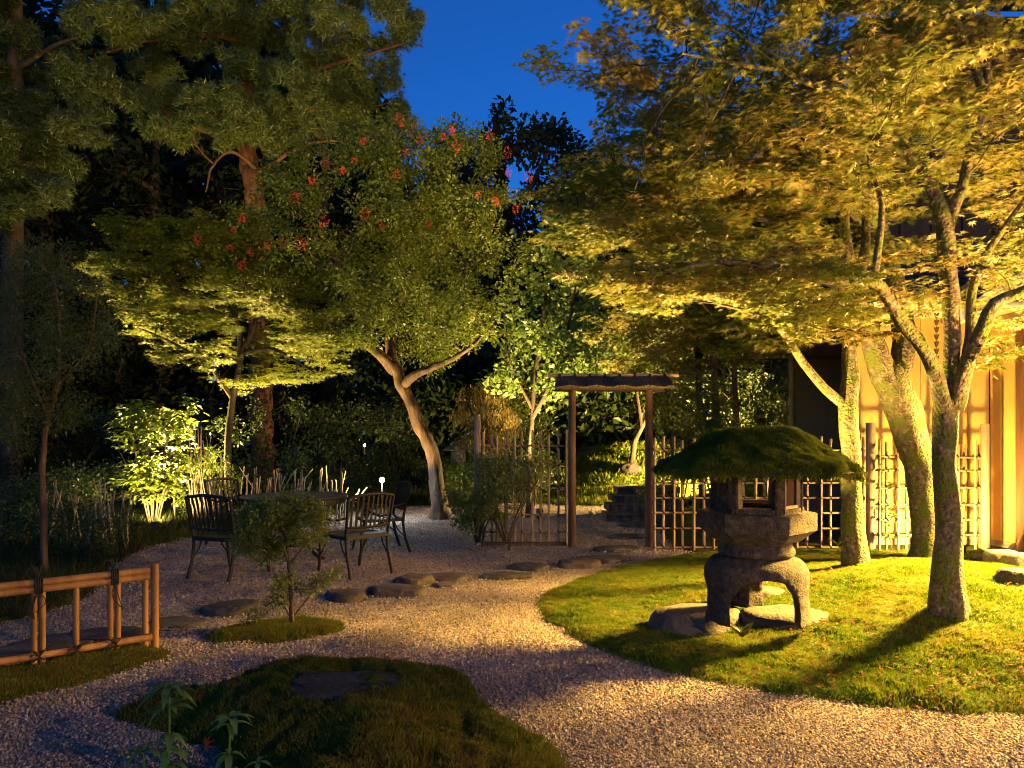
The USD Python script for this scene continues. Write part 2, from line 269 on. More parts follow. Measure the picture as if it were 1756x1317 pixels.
def grow(limbs, attr, step=.14, kill=.16, iters=90, rng=R):
    """space colonisation from the limbs towards the attractors: nodes, parents, radii (of limb nodes), number of limb nodes"""
    nodes, par, rads = [], [], []
    for l in limbs:
        q = smoothpath(l, step); base = len(nodes); p0 = -1
        if nodes:
            d = np.linalg.norm(np.array(nodes) - q[0, :3], axis=1); p0 = int(d.argmin())
        for k, row in enumerate(q):
            nodes.append(row[:3]); par.append(p0 if k == 0 else base + k - 1); rads.append(row[3])
    n0 = len(nodes); nodes = np.array(nodes); par = list(par); att = np.array(attr)
    skip = np.array(rads) > np.inf
    for it in range(iters):
        if not len(att): break
        t = cKDTree(nodes); d, i = t.query(att)
        att, d, i = att[d > kill], d[d > kill], i[d > kill]
        if not len(att): break
        dirs = np.zeros((len(nodes), 3)); np.add.at(dirs, i, unit(att - nodes[i])); u = np.unique(i)
        nd = unit(unit(dirs[u]) + rng.normal(0, .22, (len(u), 3)))
        new = nodes[u] + nd * step
        dd, _ = t.query(new); ok = dd > step * .45
        if not ok.any():
            att = att[rng.random(len(att)) > .3]; continue
        par += list(u[ok]); nodes = np.vstack([nodes, new[ok]])
    return nodes, np.array(par), np.array(rads), n0
def branch_mesh(mb, nodes, par, n0, rtip, expo=2.2, sides=5, rmax=.05):
    n = len(nodes); kids = [[] for _ in range(n)]
    for k in range(n0, n): kids[par[k]].append(k)
    cnt = np.zeros(n)
    for k in range(n - 1, n0 - 1, -1):
        if cnt[k] == 0: cnt[k] = 1
        if par[k] >= 0: cnt[par[k]] += cnt[k]
    rr = np.minimum(rmax, rtip * np.maximum(cnt, 1) ** (1 / expo))
    todo = [(k, c) for k in range(n0) for c in kids[k]]
    while todo:
        p, c = todo.pop(); path, r = [p, c], [rr[c], rr[c]]
        while kids[c]:
            ks = sorted(kids[c], key=lambda x: -cnt[x]); todo += [(c, x) for x in ks[1:]]; c = ks[0]; path.append(c); r.append(rr[c])
        r[-1] *= .5
        mb.tube(nodes[path], r, sides if r[0] > rtip * 2 else 3, cap=False)
    return cnt
def in_pads(pads, n, rng):
    w = np.array([(p[3] * p[4] * p[5]) ** .62 for p in pads]); w /= w.sum(); k = rng.choice(len(pads), n, p=w); q = np.array([p[:6] for p in pads], float)[k]
    u = unit(rng.normal(size=(n, 3))) * rng.random((n, 1)) ** (1 / 2.6)
    return q[:, :3] + u * q[:, 3:6]
def pads_px(poly, yc, yr, n, rx, rz, rng, zdown=0):
    """flat foliage pads filling a crown whose outline in the photograph is poly; depth bulges in the middle"""
    pg = Polygon(poly); x0, y0, x1, y1 = pg.bounds; out = []; ctr = pg.representative_point(); dmax = max(pg.exterior.distance(ctr), 1)
    while len(out) < n:
        x, y = rng.uniform(x0, x1), rng.uniform(y0, y1); pt = shapely.Point(x, y)
        if not pg.contains(pt): continue
        e = min(1, pg.exterior.distance(pt) / dmax + .25)
        Y = yc + yr * e ** .5 * rng.uniform(-1, 1); k = rng.uniform(.7, 1.3)
        out.append((*P(x, y, Y), rx * k, rx * k, rz * rng.uniform(.7, 1.3)))
    return out
def W(rows):   # limb given as (px, py, Y, radius)
    return np.array([(*P(a, b, c), r) for a, b, c, r in rows])
def foliage(nodes, cnt, n0, n, size, tpl, rng, style='flat', spread=.1, maxcnt=4, droop=.18):
    cand = np.where((np.arange(len(nodes)) >= n0) & (cnt <= maxcnt))[0]
    k = rng.choice(cand, n); d = unit(rng.normal(size=(n, 3)) * (A(1, 1, .35) if style == 'flat' else A(1, 1, 1)))
    pos = nodes[k] + d * spread * rng.random((n, 1)) ** .5
    if style == 'flat': pos[:, 2] -= (d[:, 2] * spread * .45)
    if style == 'flat':
        ax = d * A(1, 1, .3) + A(0, 0, -droop) + rng.normal(0, .25, (n, 3)); nr = A(0, 0, 1) + rng.normal(0, .27, (n, 3))
    elif style == 'up':
        ax = d * .7 + A(0, 0, .5) + rng.normal(0, .3, (n, 3)); nr = d + A(0, 0, .6) + rng.normal(0, .4, (n, 3))
    else:
        ax = d + A(0, 0, -droop) + rng.normal(0, .5, (n, 3)); nr = rng.normal(0, .7, (n, 3)) + A(0, 0, 1)
    return leaves(pos, ax, nr, size * rng.uniform(.65, 1.2, n), tpl)
def tree(name, label, cat, limbs, pads, n_attr, n_leaf, size, tpl, leafm, barkm, seed, step=.14, kill=.17, rtip=.004, rmax=.05, style='flat', spread=.11, maxcnt=4, group=None, flare=.5, sides=12, rough=.12, droop=.18, twigm='twig', mix=None, jit=.03, sub=None, crown='crown', iters=90, single=0):
    rng = np.random.default_rng(seed); limbs = [l.copy() for l in limbs]; limbs[0][0, 2] -= .15
    root = thing(name, label, cat, limbs[0][0][:3], group=group)
    sm = [smoothpath(l, .05 if l[0][3] > .05 else .09, jit if i == 0 else jit * .6, seed + i) for i, l in enumerate(limbs)]
    nodes, par, _, n0 = grow(limbs, in_pads(pads, n_attr, rng), step, kill, iters, rng)
    tm = MB()
    for i, s in enumerate(sm): bark_tube(tm, s, sides if s[0][3] > .04 else 7, rough, seed + i, flare if i == 0 else 0)
    bm = MB(); cnt = branch_mesh(bm, nodes, par, n0, rtip, rmax=rmax)
    obj('trunk', tm.out, barkm, root, smooth=60)
    if bm.n: obj('branches', bm.out, twigm, root, smooth=True, kind='stuff')
    for lm, share in (mix or [(leafm, 1.0)]):
        fm = foliage(nodes, cnt, n0, int(n_leaf * share), size, tpl, rng, style, spread, maxcnt, droop)
        if single: fm = split_leaves(fm, len(tpl[0]), len(tpl[1]), int(single * share), lm, root)
        obj(crown, fm, lm, root, kind='stuff')
    return root, nodes, cnt, n0, rng

def split_leaves(mesh, nv, nf, k, m, root, mid=None):
    '''the k leaves nearest to the camera become parts of their own; returns the rest'''
    v, f = mesh; v = v.reshape(-1, nv, 3); c = v.mean(1); px = c[:, 0] / c[:, 1] * F + CX; py = HY - (c[:, 2] - H) / c[:, 1] * F
    ok = (px > 10) & (px < 1746) & (py > 10) & (py < 1300); o = np.argsort(np.where(ok, c[:, 1], 1e9))[:k]; tf = f[:nf]
    for i in o: obj('leaf', (v[i], tf), m, root)
    keep = np.setdiff1d(np.arange(len(v)), o); vv = v[keep].reshape(-1, 3); ff = (tf[None] + (np.arange(len(keep)) * nv)[:, None, None]).reshape(-1, 3); return vv, ff
def instancer(path, protos, pos, quat, scale, idx, kind='stuff', label=None, cat=None):
    """a PointInstancer; protos: [(mesh, material)]; quat as (w, x, y, z)"""
    pi = UsdGeom.PointInstancer.Define(stage, path); rel = pi.CreatePrototypesRel()
    for k, (m, mt) in enumerate(protos):
        pp = f'{path}/prototype_{k}'; usdkit.mesh(stage, pp, m, M[mt], smooth=False); rel.AddTarget(pp)
    pi.CreatePositionsAttr(Vt.Vec3fArray.FromNumpy(np.asarray(pos, np.float32)))
    q = np.asarray(quat, np.float16)
    pi.CreateOrientationsAttr(Vt.QuathArray([Gf.Quath(float(a), float(b), float(c), float(d)) for a, b, c, d in q]))
    pi.CreateScalesAttr(Vt.Vec3fArray.FromNumpy(np.asarray(scale, np.float32)))
    pi.CreateProtoIndicesAttr(Vt.IntArray.FromNumpy(np.asarray(idx, np.int32)))
    data(pi.GetPrim(), kind=kind, label=label, category=cat); return pi
def yaw_quat(n, rng):
    a = rng.uniform(0, 2 * np.pi, n) / 2; return np.stack([np.cos(a), 0 * a, 0 * a, np.sin(a)], 1)
def tuft_proto(seed, n=24, r=.019, h=(.005, .013), w=.0021):
    g = np.random.default_rng(seed); v, f = [], []
    for k in range(n):
        b = g.normal(0, r * .6, 2); hh = g.uniform(*h); o = unit(A(*b)) * hh * g.uniform(.2, .9); a = g.uniform(0, 6.28); s = A(math.cos(a), math.sin(a)) * w * g.uniform(.7, 1.4)
        i = len(v); v += [(*(b + s), -.006), (*(b - s), -.006), (*(b + o), hh)]; f.append((i, i + 1, i + 2))
    return np.array(v), np.array(f)
def smooth_poly(pts, it=3):
    p = np.asarray(pts, float)
    for _ in range(it):
        q = np.roll(p, -1, 0); p = np.stack([.75 * p + .25 * q, .25 * p + .75 * q], 1).reshape(-1, 2)
    pg = Polygon(p).buffer(0); L = pg.exterior.length; q = np.array([pg.exterior.interpolate(d).coords[0] for d in np.arange(0, L, .035)]); o = np.stack([meshkit.fbm(np.c_[q * 7, 0 * q[:, 0] + 3 + 9 * k], 3, k) - .5 for k in (0, 1)], 1)
    return Polygon(q + o * .10).buffer(0)

# ------------------------------------------------------------------ the ground
def grid_sheet(x0, x1, y0, y1, nx, ny, zf):
    xs, ys = np.linspace(x0, x1, nx), np.linspace(y0, y1, ny); X, Y = np.meshgrid(xs, ys); v = np.stack([X, Y, zf(X, Y)], -1).reshape(-1, 3)
    i, j = np.meshgrid(np.arange(nx - 1), np.arange(ny - 1)); k = (j * nx + i).ravel(); return v, np.stack([k, k + 1, k + nx + 1, k + nx], 1)
def fb(X, Y, s, o=3, seed=0): return meshkit.fbm(np.stack([X * s, Y * s, 0 * X + seed * 3.7], -1), o, seed) - .5
obj('ground', grid_sheet(-150, 150, -60, 240, 60, 60, lambda X, Y: 0 * X - .05), 'soil', kind='structure')
gpoly = lambda pts: np.array([G(a, b)[:2] for a, b in pts])
GRAVEL = smooth_poly(list(gpoly([(-500, 1600), (-420, 1150), (-250, 1110), (20, 1075), (175, 1018), (180, 975), (250, 940), (330, 922), (430, 905), (560, 885), (690, 868), (780, 866), (1000, 862), (1060, 866), (1110, 885), (1150, 938), (1200, 955), (1700, 960), (2600, 1000), (2900, 1700)])) + [(5, 1.0), (2, -4), (-5, -4), (-6, 1.0)], 2)
LAWN = smooth_poly(gpoly([(1960, 1232), (1756, 1230), (1600, 1222), (1450, 1206), (1300, 1186), (1200, 1166), (1100, 1140), (1020, 1114), (972, 1088), (938, 1066), (916, 1045), (930, 1022), (995, 994), (1085, 968), (1180, 953), (1230, 949), (1450, 946), (1700, 948), (2150, 970)]), 2)
MOUND = smooth_poly(gpoly([(330, 1202), (470, 1166), (610, 1152), (740, 1160), (815, 1186), (850, 1232), (885, 1266), (960, 1300), (1010, 1345), (940, 1480), (700, 1500), (460, 1470), (415, 1330), (330, 1262), (250, 1248), (190, 1238), (210, 1222)]), 2)
ISLAND = smooth_poly(gpoly([(352, 1096), (400, 1078), (480, 1066), (560, 1067), (598, 1074), (570, 1090), (480, 1102), (400, 1108), (362, 1106)]), 2)
STRIP = smooth_poly(gpoly([(-160, 1190), (-40, 1165), (60, 1138), (140, 1118), (215, 1108), (290, 1118), (292, 1130), (230, 1150), (130, 1176), (20, 1203), (-120, 1240), (-190, 1230)]), 2)
def edge_dist(poly, X, Y):
    pts = shapely.points(np.ravel(X), np.ravel(Y)); d = shapely.distance(poly.exterior, pts); s = shapely.contains_xy(poly, np.ravel(X), np.ravel(Y))
    return np.where(s, d, -d).reshape(np.shape(X))
def h_lawn(X, Y):
    d = edge_dist(LAWN, X, Y); inn = np.maximum(d, 0)
    bump = .42 * np.exp(-((X - 3.9) ** 2 / 3.2 + (Y - 5.4) ** 2 / 3.4)) * (1 - np.exp(-inn / .5))
    return np.where(d > 0, .045 * (1 - np.exp(-inn / .06)) + bump + .07 * fb(X, Y, 1.9, 3, 1) * np.minimum(1, inn * 3) + .045 * fb(X, Y, 6, 3, 2) * np.minimum(1, inn * 5) + .04 * fb(X, Y, 15, 2, 12) * np.minimum(1, inn * 9), np.maximum(d * .8, -.06))
def h_mound(X, Y):
    d = edge_dist(MOUND, X, Y); inn = np.maximum(d, 0)
    bump = .14 * (1 - np.exp(-inn / .28)) + .05 * np.exp(-((X + .75) ** 2 + (Y - 3.75) ** 2) / .35) * (1 - np.exp(-inn / .1))
    return np.where(d > 0, .05 * (1 - np.exp(-inn / .05)) + bump + .15 * fb(X, Y, 3.2, 3, 4) * np.minimum(1, inn * 4) + .07 * fb(X, Y, 9, 3, 5) * np.minimum(1, inn * 8) + .035 * fb(X, Y, 22, 2, 13) * np.minimum(1, inn * 9), np.maximum(d * .8, -.06))
def h_flat(poly, top):
    def h(X, Y):
        d = edge_dist(poly, X, Y); inn = np.maximum(d, 0)
        return np.where(d > 0, .035 * (1 - np.exp(-inn / .04)) + top * (1 - np.exp(-inn / .15)) + .045 * fb(X, Y, 6, 3, 6) * np.minimum(1, inn * 8), np.maximum(d * .8, -.06))
    return h
h_island, h_strip = h_flat(ISLAND, .04), h_flat(STRIP, .02)
def patch(name, poly, hf, res, m, label):
    x0, y0, x1, y1 = poly.bounds; g = .12; nx, ny = int((x1 - x0 + 2 * g) / res), int((y1 - y0 + 2 * g) / res)
    v, f = grid_sheet(x0 - g, x1 + g, y0 - g, y1 + g, nx, ny, hf); keep = (v[f][:, :, 2] > -.055).any(1); f = f[keep]
    u, inv = np.unique(f, return_inverse=True); return obj(name, (v[u], inv.reshape(f.shape)), m, kind='structure', smooth=True, label=label)
gx0, gy0, gx1, gy1 = GRAVEL.bounds
gm = MB(); tri = trimesh.creation.triangulate_polygon(GRAVEL, engine='earcut'); gm.add(np.c_[tri[0], np.zeros(len(tri[0]))], tri[1])
obj('gravel_bed', gm.out, 'gravel_bed', kind='structure')
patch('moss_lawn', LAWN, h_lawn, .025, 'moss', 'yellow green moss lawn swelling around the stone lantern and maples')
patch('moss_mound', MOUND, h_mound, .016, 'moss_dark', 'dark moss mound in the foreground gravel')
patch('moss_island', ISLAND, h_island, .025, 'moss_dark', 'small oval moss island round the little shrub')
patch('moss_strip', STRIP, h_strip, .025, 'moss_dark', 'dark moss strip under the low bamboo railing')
# planted bed on the left and the mossy ground beyond the gravel
def h_bed(X, Y):
    d = -edge_dist(GRAVEL, X, Y); return np.where(d > 0, .06 * (1 - np.exp(-np.maximum(d, 0) / .15)) + .05 * fb(X, Y, 2.5, 3, 8) * np.minimum(1, np.maximum(d, 0) * 3), np.maximum(d * .8, -.045)) - .004
bed_x = grid_sheet(-14, 10, 5.2, 21, 240, 160, h_bed); bf = bed_x[1]; bf = bf[(bed_x[0][bf][:, :, 2] > -.045).any(1)]
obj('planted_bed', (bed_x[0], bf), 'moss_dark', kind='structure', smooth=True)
HC = P(1075, 800, 16.6)
def h_hill(X, Y):
    e = np.exp(-(((X - HC[0] - .2) / 2.3) ** 2 + ((Y - 17.4) / 1.9) ** 2)); e2 = np.exp(-(((X - HC[0] - 3.6) / 2.2) ** 2 + ((Y - 16.4) / 2) ** 2))
    b = np.maximum(1.25 * e + .75 * e2 - .10, -.06); return b + np.where(b > 0, (.16 * fb(X, Y, 1.6, 4, 9) + .2 * (1 - np.abs(np.sin(X * 1.7 + 3 * fb(X, Y, .9, 2, 4)) * np.cos(Y * 2.3))) * .5) * np.minimum(1, b * 3), 0)
obj('moss_hill', grid_sheet(HC[0] - 5, HC[0] + 8.5, 13.2, 21, 170, 110, h_hill), 'moss', kind='structure', smooth=True)

# stones first: the pebbles keep clear of them
def stone_mesh(a, b, c, seed, flat=.55, sub=3, rough=.35, top=None):
    m = trimesh.creation.icosphere(sub); v = m.vertices.copy(); n = meshkit.fbm(v * 1.1 + seed * 5.1, 3, seed) - .5
    v = v * (1 + rough * 2 * n)[:, None]; v += v * (.10 * (meshkit.fbm(v * 4 + seed, 2, seed + 3) - .5))[:, None]
    z = v[:, 2] / flat; z = z / (1 + np.abs(z) ** 3) ** (1 / 3); v[:, 2] = 1.45 * z - .40
    return v * A(a, b, c), m.faces
CLEAR = []     # (x, y, rx, ry, angle) of stones lying in the gravel
def stone(name, label, cat, px, py, w, hz, m, seed, depth=.7, rz=0.0, group=None, z=0.0, flat=.5, rough=.3, sink=.35, clear=True, smooth=50):
    """px, py: the middle of the stone at ground height z; w metres wide; hz its height above ground"""
    g = G(px, py, z); v, f = stone_mesh(w / 2, w * depth / 2, hz, seed, flat, 3, rough); co, si = math.cos(rz), math.sin(rz)
    v = np.stack([co * v[:, 0] - si * v[:, 1], si * v[:, 0] + co * v[:, 1], v[:, 2]], 1); v[:, 2] = np.maximum(v[:, 2], -hz * sink) 
    if clear: CLEAR.append((g[0], g[1], w / 2, w * depth / 2, rz))
    return obj(name, (v + g, f), m, smooth=smooth, label=label, cat=cat, group=group)
SG = 'stepping stones through the gravel'
for px, py, w, hz, dp, sd, rz, lab, m in [
    (92, 1108, .55, .05, .8, 1, .2, 'dark flat stepping stone behind the low bamboo railing, left of the double upright', 'slate'),
    (183, 1092, .50, .06, .8, 2, -.1, 'dark stepping stone seen between the two middle uprights of the bamboo railing', 'slate'),
    (10, 1122, .50, .05, .8, 3, .2, 'dark stepping stone at the left edge of the picture behind the railing', 'slate'),
    (303, 1071, .46, .04, .8, 4, .1, 'low stepping stone nearly level with the gravel, right of the end post of the railing', 'rock'),
    (393, 1050, .42, .11, .8, 5, .2, 'dark domed stepping stone in front of the left chair', 'slate'),
    (590, 1026, .40, .09, .8, 6, 0, 'rough dark stepping stone right of the small shrub, with light patches', 'rock'),
    (683, 1020, .52, .11, .7, 7, -.1, 'larger brown stepping stone, front half of the touching pair', 'rock'),
    (708, 1001, .42, .12, .8, 8, .1, 'round topped brown stepping stone, rear half of the touching pair', 'rock'),
    (773, 993, .46, .07, .7, 9, 0, 'flat grey stepping stone with a level top, right of the touching pair', 'rock'),
    (765, 1006, .26, .05, .7, 10, 0, 'small low stone just in front of the flat grey stepping stone', 'rock'),
    (868, 991, .56, .07, .5, 11, .1, 'long dark broken stepping stone in front of the blackish one', 'slate'),
    (908, 977, .48, .08, .7, 12, -.1, 'blackish angular stepping stone left of the moss lawn tip', 'slate'),
    (990, 972, .50, .12, .6, 13, .2, 'brown blocky stepping stone at the tip of the lawn', 'rock'),
    (1035, 963, .62, .09, .6, 14, .1, 'wide flat stepping stone just before the gate', 'rock'),
    (1052, 944, .60, .07, .6, 15, 0, 'flat grey stepping stone on the threshold of the gate', 'slate'),
    (1075, 922, .62, .07, .7, 16, .2, 'dark stepping stone lying between the gate posts', 'slate'),
    (1092, 902, .70, .08, .8, 17, .2, 'dark stepping stone just beyond the gate, below the stone slabs', 'slate')]:
    stone('stepping_stone', lab, 'stone', px, py, w, hz * .75, m, sd, dp, rz, SG, rough=.55)
# slabs of the steps behind the gate
for k, (px, py, z, w, lab) in enumerate([(1092, 893, .10, 1.15, 'lowest dark slab of the stone steps behind the right gate post'), (1097, 884, .22, 1.2, 'second dark slab of the stone steps behind the gate'), (1102, 876, .34, 1.2, 'third dark slab of the stone steps behind the gate'), (1108, 869, .46, 1.15, 'topmost dark slab of the stone steps behind the gate')]):
    c = A(*P(px, 890, 12.2 + .42 * k)[:2], z); b = m3.Manifold.cube([w, .62, .12], True).refine(6); v, f, _ = meshkit.arrays(b); v = v + .05 * (meshkit.fbm(v * 4 + k * 9, 2, k)[:, None] - .5) * A(1, 1, .6)
    obj('stone_slab', (v + c - A(0, 0, .02), f), 'slate', smooth=30, label=lab, cat='stone', group='steps behind the gate')
rk = [(1195, 1080, .70, .165, .75, 31, .15, 'rock', .11, 'broad flat topped rock under the left foot of the lantern'), (1348, 1084, .72, .17, .75, 32, -.1, 'rock', .11, 'rounded brown rock under the right foot of the lantern'), (1303, 1040, .46, .16, .8, 33, 0, 'rock', .12, 'half hidden rock under the rear foot of the lantern')]
for px, py, w, hz, dp, sd, rz, m, z, lab in rk: stone('base_rock', lab, 'rock', px, py, w, hz, m, sd, dp, rz, 'rocks carrying the lantern', z - .06, .42, .28, .6, False)
for px, py, Y, w, hz, m, sd, lab in [(1718, 968, 6.6, .34, .15, 'rock_light', 41, 'pale rounded boulder at the right edge of the lawn below the house wall'), (1748, 982, 6.4, .34, .14, 'rock_light', 42, 'low pale rock at the right picture edge beside the boulder'), (1690, 964, 7.4, .34, .10, 'rock_mossy', 43, 'low mossy rock left of the pale boulder'), (1736, 1022, 5.3, .26, .10, 'rock_mossy', 44, 'small dark edged stone in the bright moss at the right picture edge')]:
    g = P(px, py, Y); v, f = stone_mesh(w / 2, w * .4, hz, sd, .6, 3, .3); obj('boulder', (v + A(g[0], g[1], max(h_lawn(A(g[0]), A(g[1]))[0], .0) ), f), m, smooth=50, label=lab, cat='rock', group='rocks at the foot of the house')
CR = A(-.83, 3.62, .0)
v, f = stone_mesh(.31, .18, .018, 51, .5, 4, .5); obj('flat_rock', (v + A(CR[0], CR[1], h_mound(A(CR[0]), A(CR[1]))[0] + .0), f), 'rock_dark', smooth=60, label='flat brownish rock breaking through the top of the foreground moss mound', cat='rock')
v, f = stone_mesh(.3, .28, .25, 52, .7, 3, .4); g = P(1077, 806, 15.9); obj('boulder', (v + A(g[0], g[1], h_hill(A(g[0]), A(g[1]))[0] - .02), f), 'rock_dark', smooth=40, label='dark pointed boulder on the moss hill seen through the gate', cat='rock', group='rocks on the hill')
v, f = stone_mesh(.6, .4, .3, 53, .6, 3, .3); g = P(1030, 752, 18.2); obj('boulder', (v + A(g[0], g[1], h_hill(A(g[0]), A(g[1]))[0] - .05), f), 'rock', smooth=40, label='grey rock on the crest of the moss hill behind the gate', cat='rock', group='rocks on the hill')

# ------------------------------------------------------------------ gravel pebbles, moss tufts, fallen leaves
rg = np.random.default_rng(5)
def in_view(x, y, mx=.45): s = y / F; return (x > (-CX) * s - mx) & (x < (1756 - CX) * s + mx)
pts = []
for y0, y1, sp in ((2.9, 4.3, .0118), (4.3, 6.0, .0155), (6.0, 8.6, .022), (8.6, 15.5, .034)):
    xs, ys = np.meshgrid(np.arange(-6.5, 4.5, sp), np.arange(y0, y1, sp)); xs = xs.ravel() + rg.uniform(-.5, .5, xs.size) * sp; ys = ys.ravel() + rg.uniform(-.5, .5, ys.size) * sp
    k = in_view(xs, ys); xs, ys = xs[k], ys[k]; k = shapely.contains_xy(GRAVEL.buffer(.03), xs, ys)
    for p in (LAWN, MOUND, ISLAND, STRIP): k &= ~shapely.contains_xy(p.buffer(-.02), xs, ys)
    for cx, cy, rx, ry, rz in CLEAR:
        dx, dy = xs - cx, ys - cy; c, s = math.cos(rz), math.sin(rz); k &= ((c * dx + s * dy) / rx) ** 2 + ((c * dy - s * dx) / ry) ** 2 > .92
    pts.append(np.stack([xs[k], ys[k], np.full(k.sum(), sp)], 1))
pts = np.vstack(pts); n = len(pts)
def pebble(seed):
    m = trimesh.creation.icosphere(0); g = np.random.default_rng(seed); v = m.vertices * (1 + g.normal(0, .16, (12, 1))) * A(1, g.uniform(.65, .9), g.uniform(.5, .75)); return v, m.faces
sc = np.clip(rg.lognormal(0, .28, n), .5, 1.9) * (.0058 + .16 * (pts[:, 2] - .0135) * .8) * 1.03
q = np.stack([np.ones(n), rg.normal(0, .25, n), rg.normal(0, .25, n), rg.normal(0, 1.2, n)], 1); q /= np.linalg.norm(q, axis=1, keepdims=True)
und = .05 * (meshkit.fbm(np.c_[pts[:, :2] * 2.6, 0 * pts[:, 0]], 3, 3) - .42)
instancer(fresh('/World', 'gravel'), [(pebble(s), 'pebble') for s in range(5)], np.c_[pts[:, :2], sc * rg.uniform(.2, .9, n) + np.maximum(und, -.002)], q, np.repeat(sc[:, None], 3, 1), rg.integers(0, 5, n), label='pale crushed gravel covering the garden court', cat='gravel')
print('pebbles', n)
def tufts(name, label, poly, hf, sp, m, seed, view=True, hsc=1.0, protos=None, cat='moss', excl=None, smin=.7, smax=1.5):
    g = np.random.default_rng(seed); x0, y0, x1, y1 = poly.bounds; xs, ys = np.meshgrid(np.arange(x0, x1, sp), np.arange(y0, y1, sp)); xs = xs.ravel() + g.uniform(-.5, .5, xs.size) * sp; ys = ys.ravel() + g.uniform(-.5, .5, ys.size) * sp
    k = shapely.contains_xy(poly, xs, ys) & (in_view(xs, ys) if view else True); xs, ys = xs[k], ys[k]
    if excl is not None: k = ~excl(xs, ys); xs, ys = xs[k], ys[k]
    zs = hf(xs, ys); n = len(xs); c = g.uniform(smin, smax, n) * hsc * (.55 + .9 * meshkit.fbm(np.c_[xs * 5, ys * 5, 0 * xs], 2, seed))
    instancer(fresh('/World', name), protos or [(tuft_proto(s), m) for s in (1, 2, 3)], np.c_[xs, ys, zs], yaw_quat(n, g), np.repeat(c[:, None], 3, 1), g.integers(0, 3, n), label=label, cat=cat); print(name, n)
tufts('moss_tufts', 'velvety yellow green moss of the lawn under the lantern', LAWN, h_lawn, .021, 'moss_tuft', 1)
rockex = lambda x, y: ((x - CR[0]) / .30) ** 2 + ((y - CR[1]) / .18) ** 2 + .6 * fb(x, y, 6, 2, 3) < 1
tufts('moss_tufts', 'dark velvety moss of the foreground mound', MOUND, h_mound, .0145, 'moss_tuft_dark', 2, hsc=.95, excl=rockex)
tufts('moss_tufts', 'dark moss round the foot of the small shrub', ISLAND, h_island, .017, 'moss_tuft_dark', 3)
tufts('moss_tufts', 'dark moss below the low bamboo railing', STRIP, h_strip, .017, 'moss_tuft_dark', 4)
GRASS = [(tuft_proto(s, 14, .05, (.07, .2), .004), 'grass_dark') for s in (11, 12, 13)]
bed = Polygon([(-9, 5.4), (-3.2, 5.4), (-3.2, 8), (-3.0, 14), (4, 14.2), (4, 18), (-9, 18)]).difference(GRAVEL)
tufts('grass_clumps', 'dark low grass and ground cover in the planted bed beyond the gravel', bed, h_bed, .13, 'grass_dark', 5, protos=GRASS, cat='grass', smin=.6, smax=1.3)
HT = Polygon([(HC[0] - 3.6, 14), (HC[0] + 6, 14), (HC[0] + 6, 19), (HC[0] - 3.6, 19)])
tufts('moss_tufts', 'shaggy moss on the lit hill behind the gate', HT, h_hill, .085, 'moss_tuft', 6, protos=[(tuft_proto(s, 18, .07, (.03, .07), .008), 'moss_tuft') for s in (21, 22, 23)], excl=lambda x, y: h_hill(x, y) < .02)
# fallen maple leaves
def fallen(name, label, xy, zf, seed, size=.022):
    g = np.random.default_rng(seed); n = len(xy); z = zf(xy[:, 0], xy[:, 1]); a = g.normal(size=(n, 3)) * A(1, 1, .15); nr = A(0, 0, 1) + g.normal(0, .3, (n, 3))
    v, f = leaves(np.c_[xy, z + .012], a, nr, size * g.uniform(.7, 1.4, n), T_MAPLE); obj(name, (v, f), 'fallen_red', kind='stuff', label=label, cat='leaves')
c = rg.normal(0, 1, (1500, 2)) * A(1.3, .9) + A(2.6, 4.3); c = np.vstack([c, rg.uniform([1, 3.7], [5, 7], (150, 2)), rg.normal(0, 1, (120, 2)) * A(.5, .12) + A(2.6, 4.05)])
dens = meshkit.fbm(np.c_[c * 2.3, 0 * c[:, 0]], 3, 8); c = c[(dens > .48)]
lw = c[shapely.contains_xy(LAWN, c[:, 0], c[:, 1]) & in_view(c[:, 0], c[:, 1])]; gl = c[~shapely.contains_xy(LAWN, c[:, 0], c[:, 1]) & (c[:, 1] > 3) & in_view(c[:, 0], c[:, 1])]
fallen('fallen_leaves', 'reddish brown fallen maple leaves strewn over the moss lawn', lw, lambda x, y: h_lawn(x, y) + .008, 1)
gl2 = np.vstack([gl, rg.uniform([-1.2, 3.1], [3, 6.5], (110, 2))]); gl2 = gl2[~shapely.contains_xy(LAWN.union(MOUND), gl2[:, 0], gl2[:, 1])]
fallen('fallen_leaves', 'few reddish fallen maple leaves on the gravel before the lawn', gl2, lambda x, y: 0 * x + .01, 2, .02)

# ------------------------------------------------------------------ stone lantern
LZ = .205; LC = P(1296, 1063, 4.95); LC = A(LC[0], LC[1], LZ)
lan = thing('stone_lantern', 'squat three legged granite snow viewing lantern with a moss covered umbrella roof', 'stone lantern', LC, 0.0)
def revolve(prof, n): return m3.CrossSection([np.array(prof, float)]).revolve(n)
def cyl(r, h, z=0, n=40): return m3.Manifold.cylinder(h, r, r, n).translate((0, 0, z))
def hexa(r0, r1, h, z, rot): return m3.Manifold.cylinder(h, r0, r1, 6).rotate((0, 0, rot)).translate((0, 0, z))
def roughen(man, L, amp, seed, sc=9):
    v, f, _ = meshkit.arrays(man.refine_to_length(L)); m = trimesh.Trimesh(v, f, process=True); trimesh.smoothing.filter_taubin(m, iterations=4)
    v = np.array(m.vertices); v += np.array(m.vertex_normals) * (amp * 2 * (meshkit.fbm(v * sc + seed, 3, seed) - .5))[:, None]; return v, np.array(m.faces)
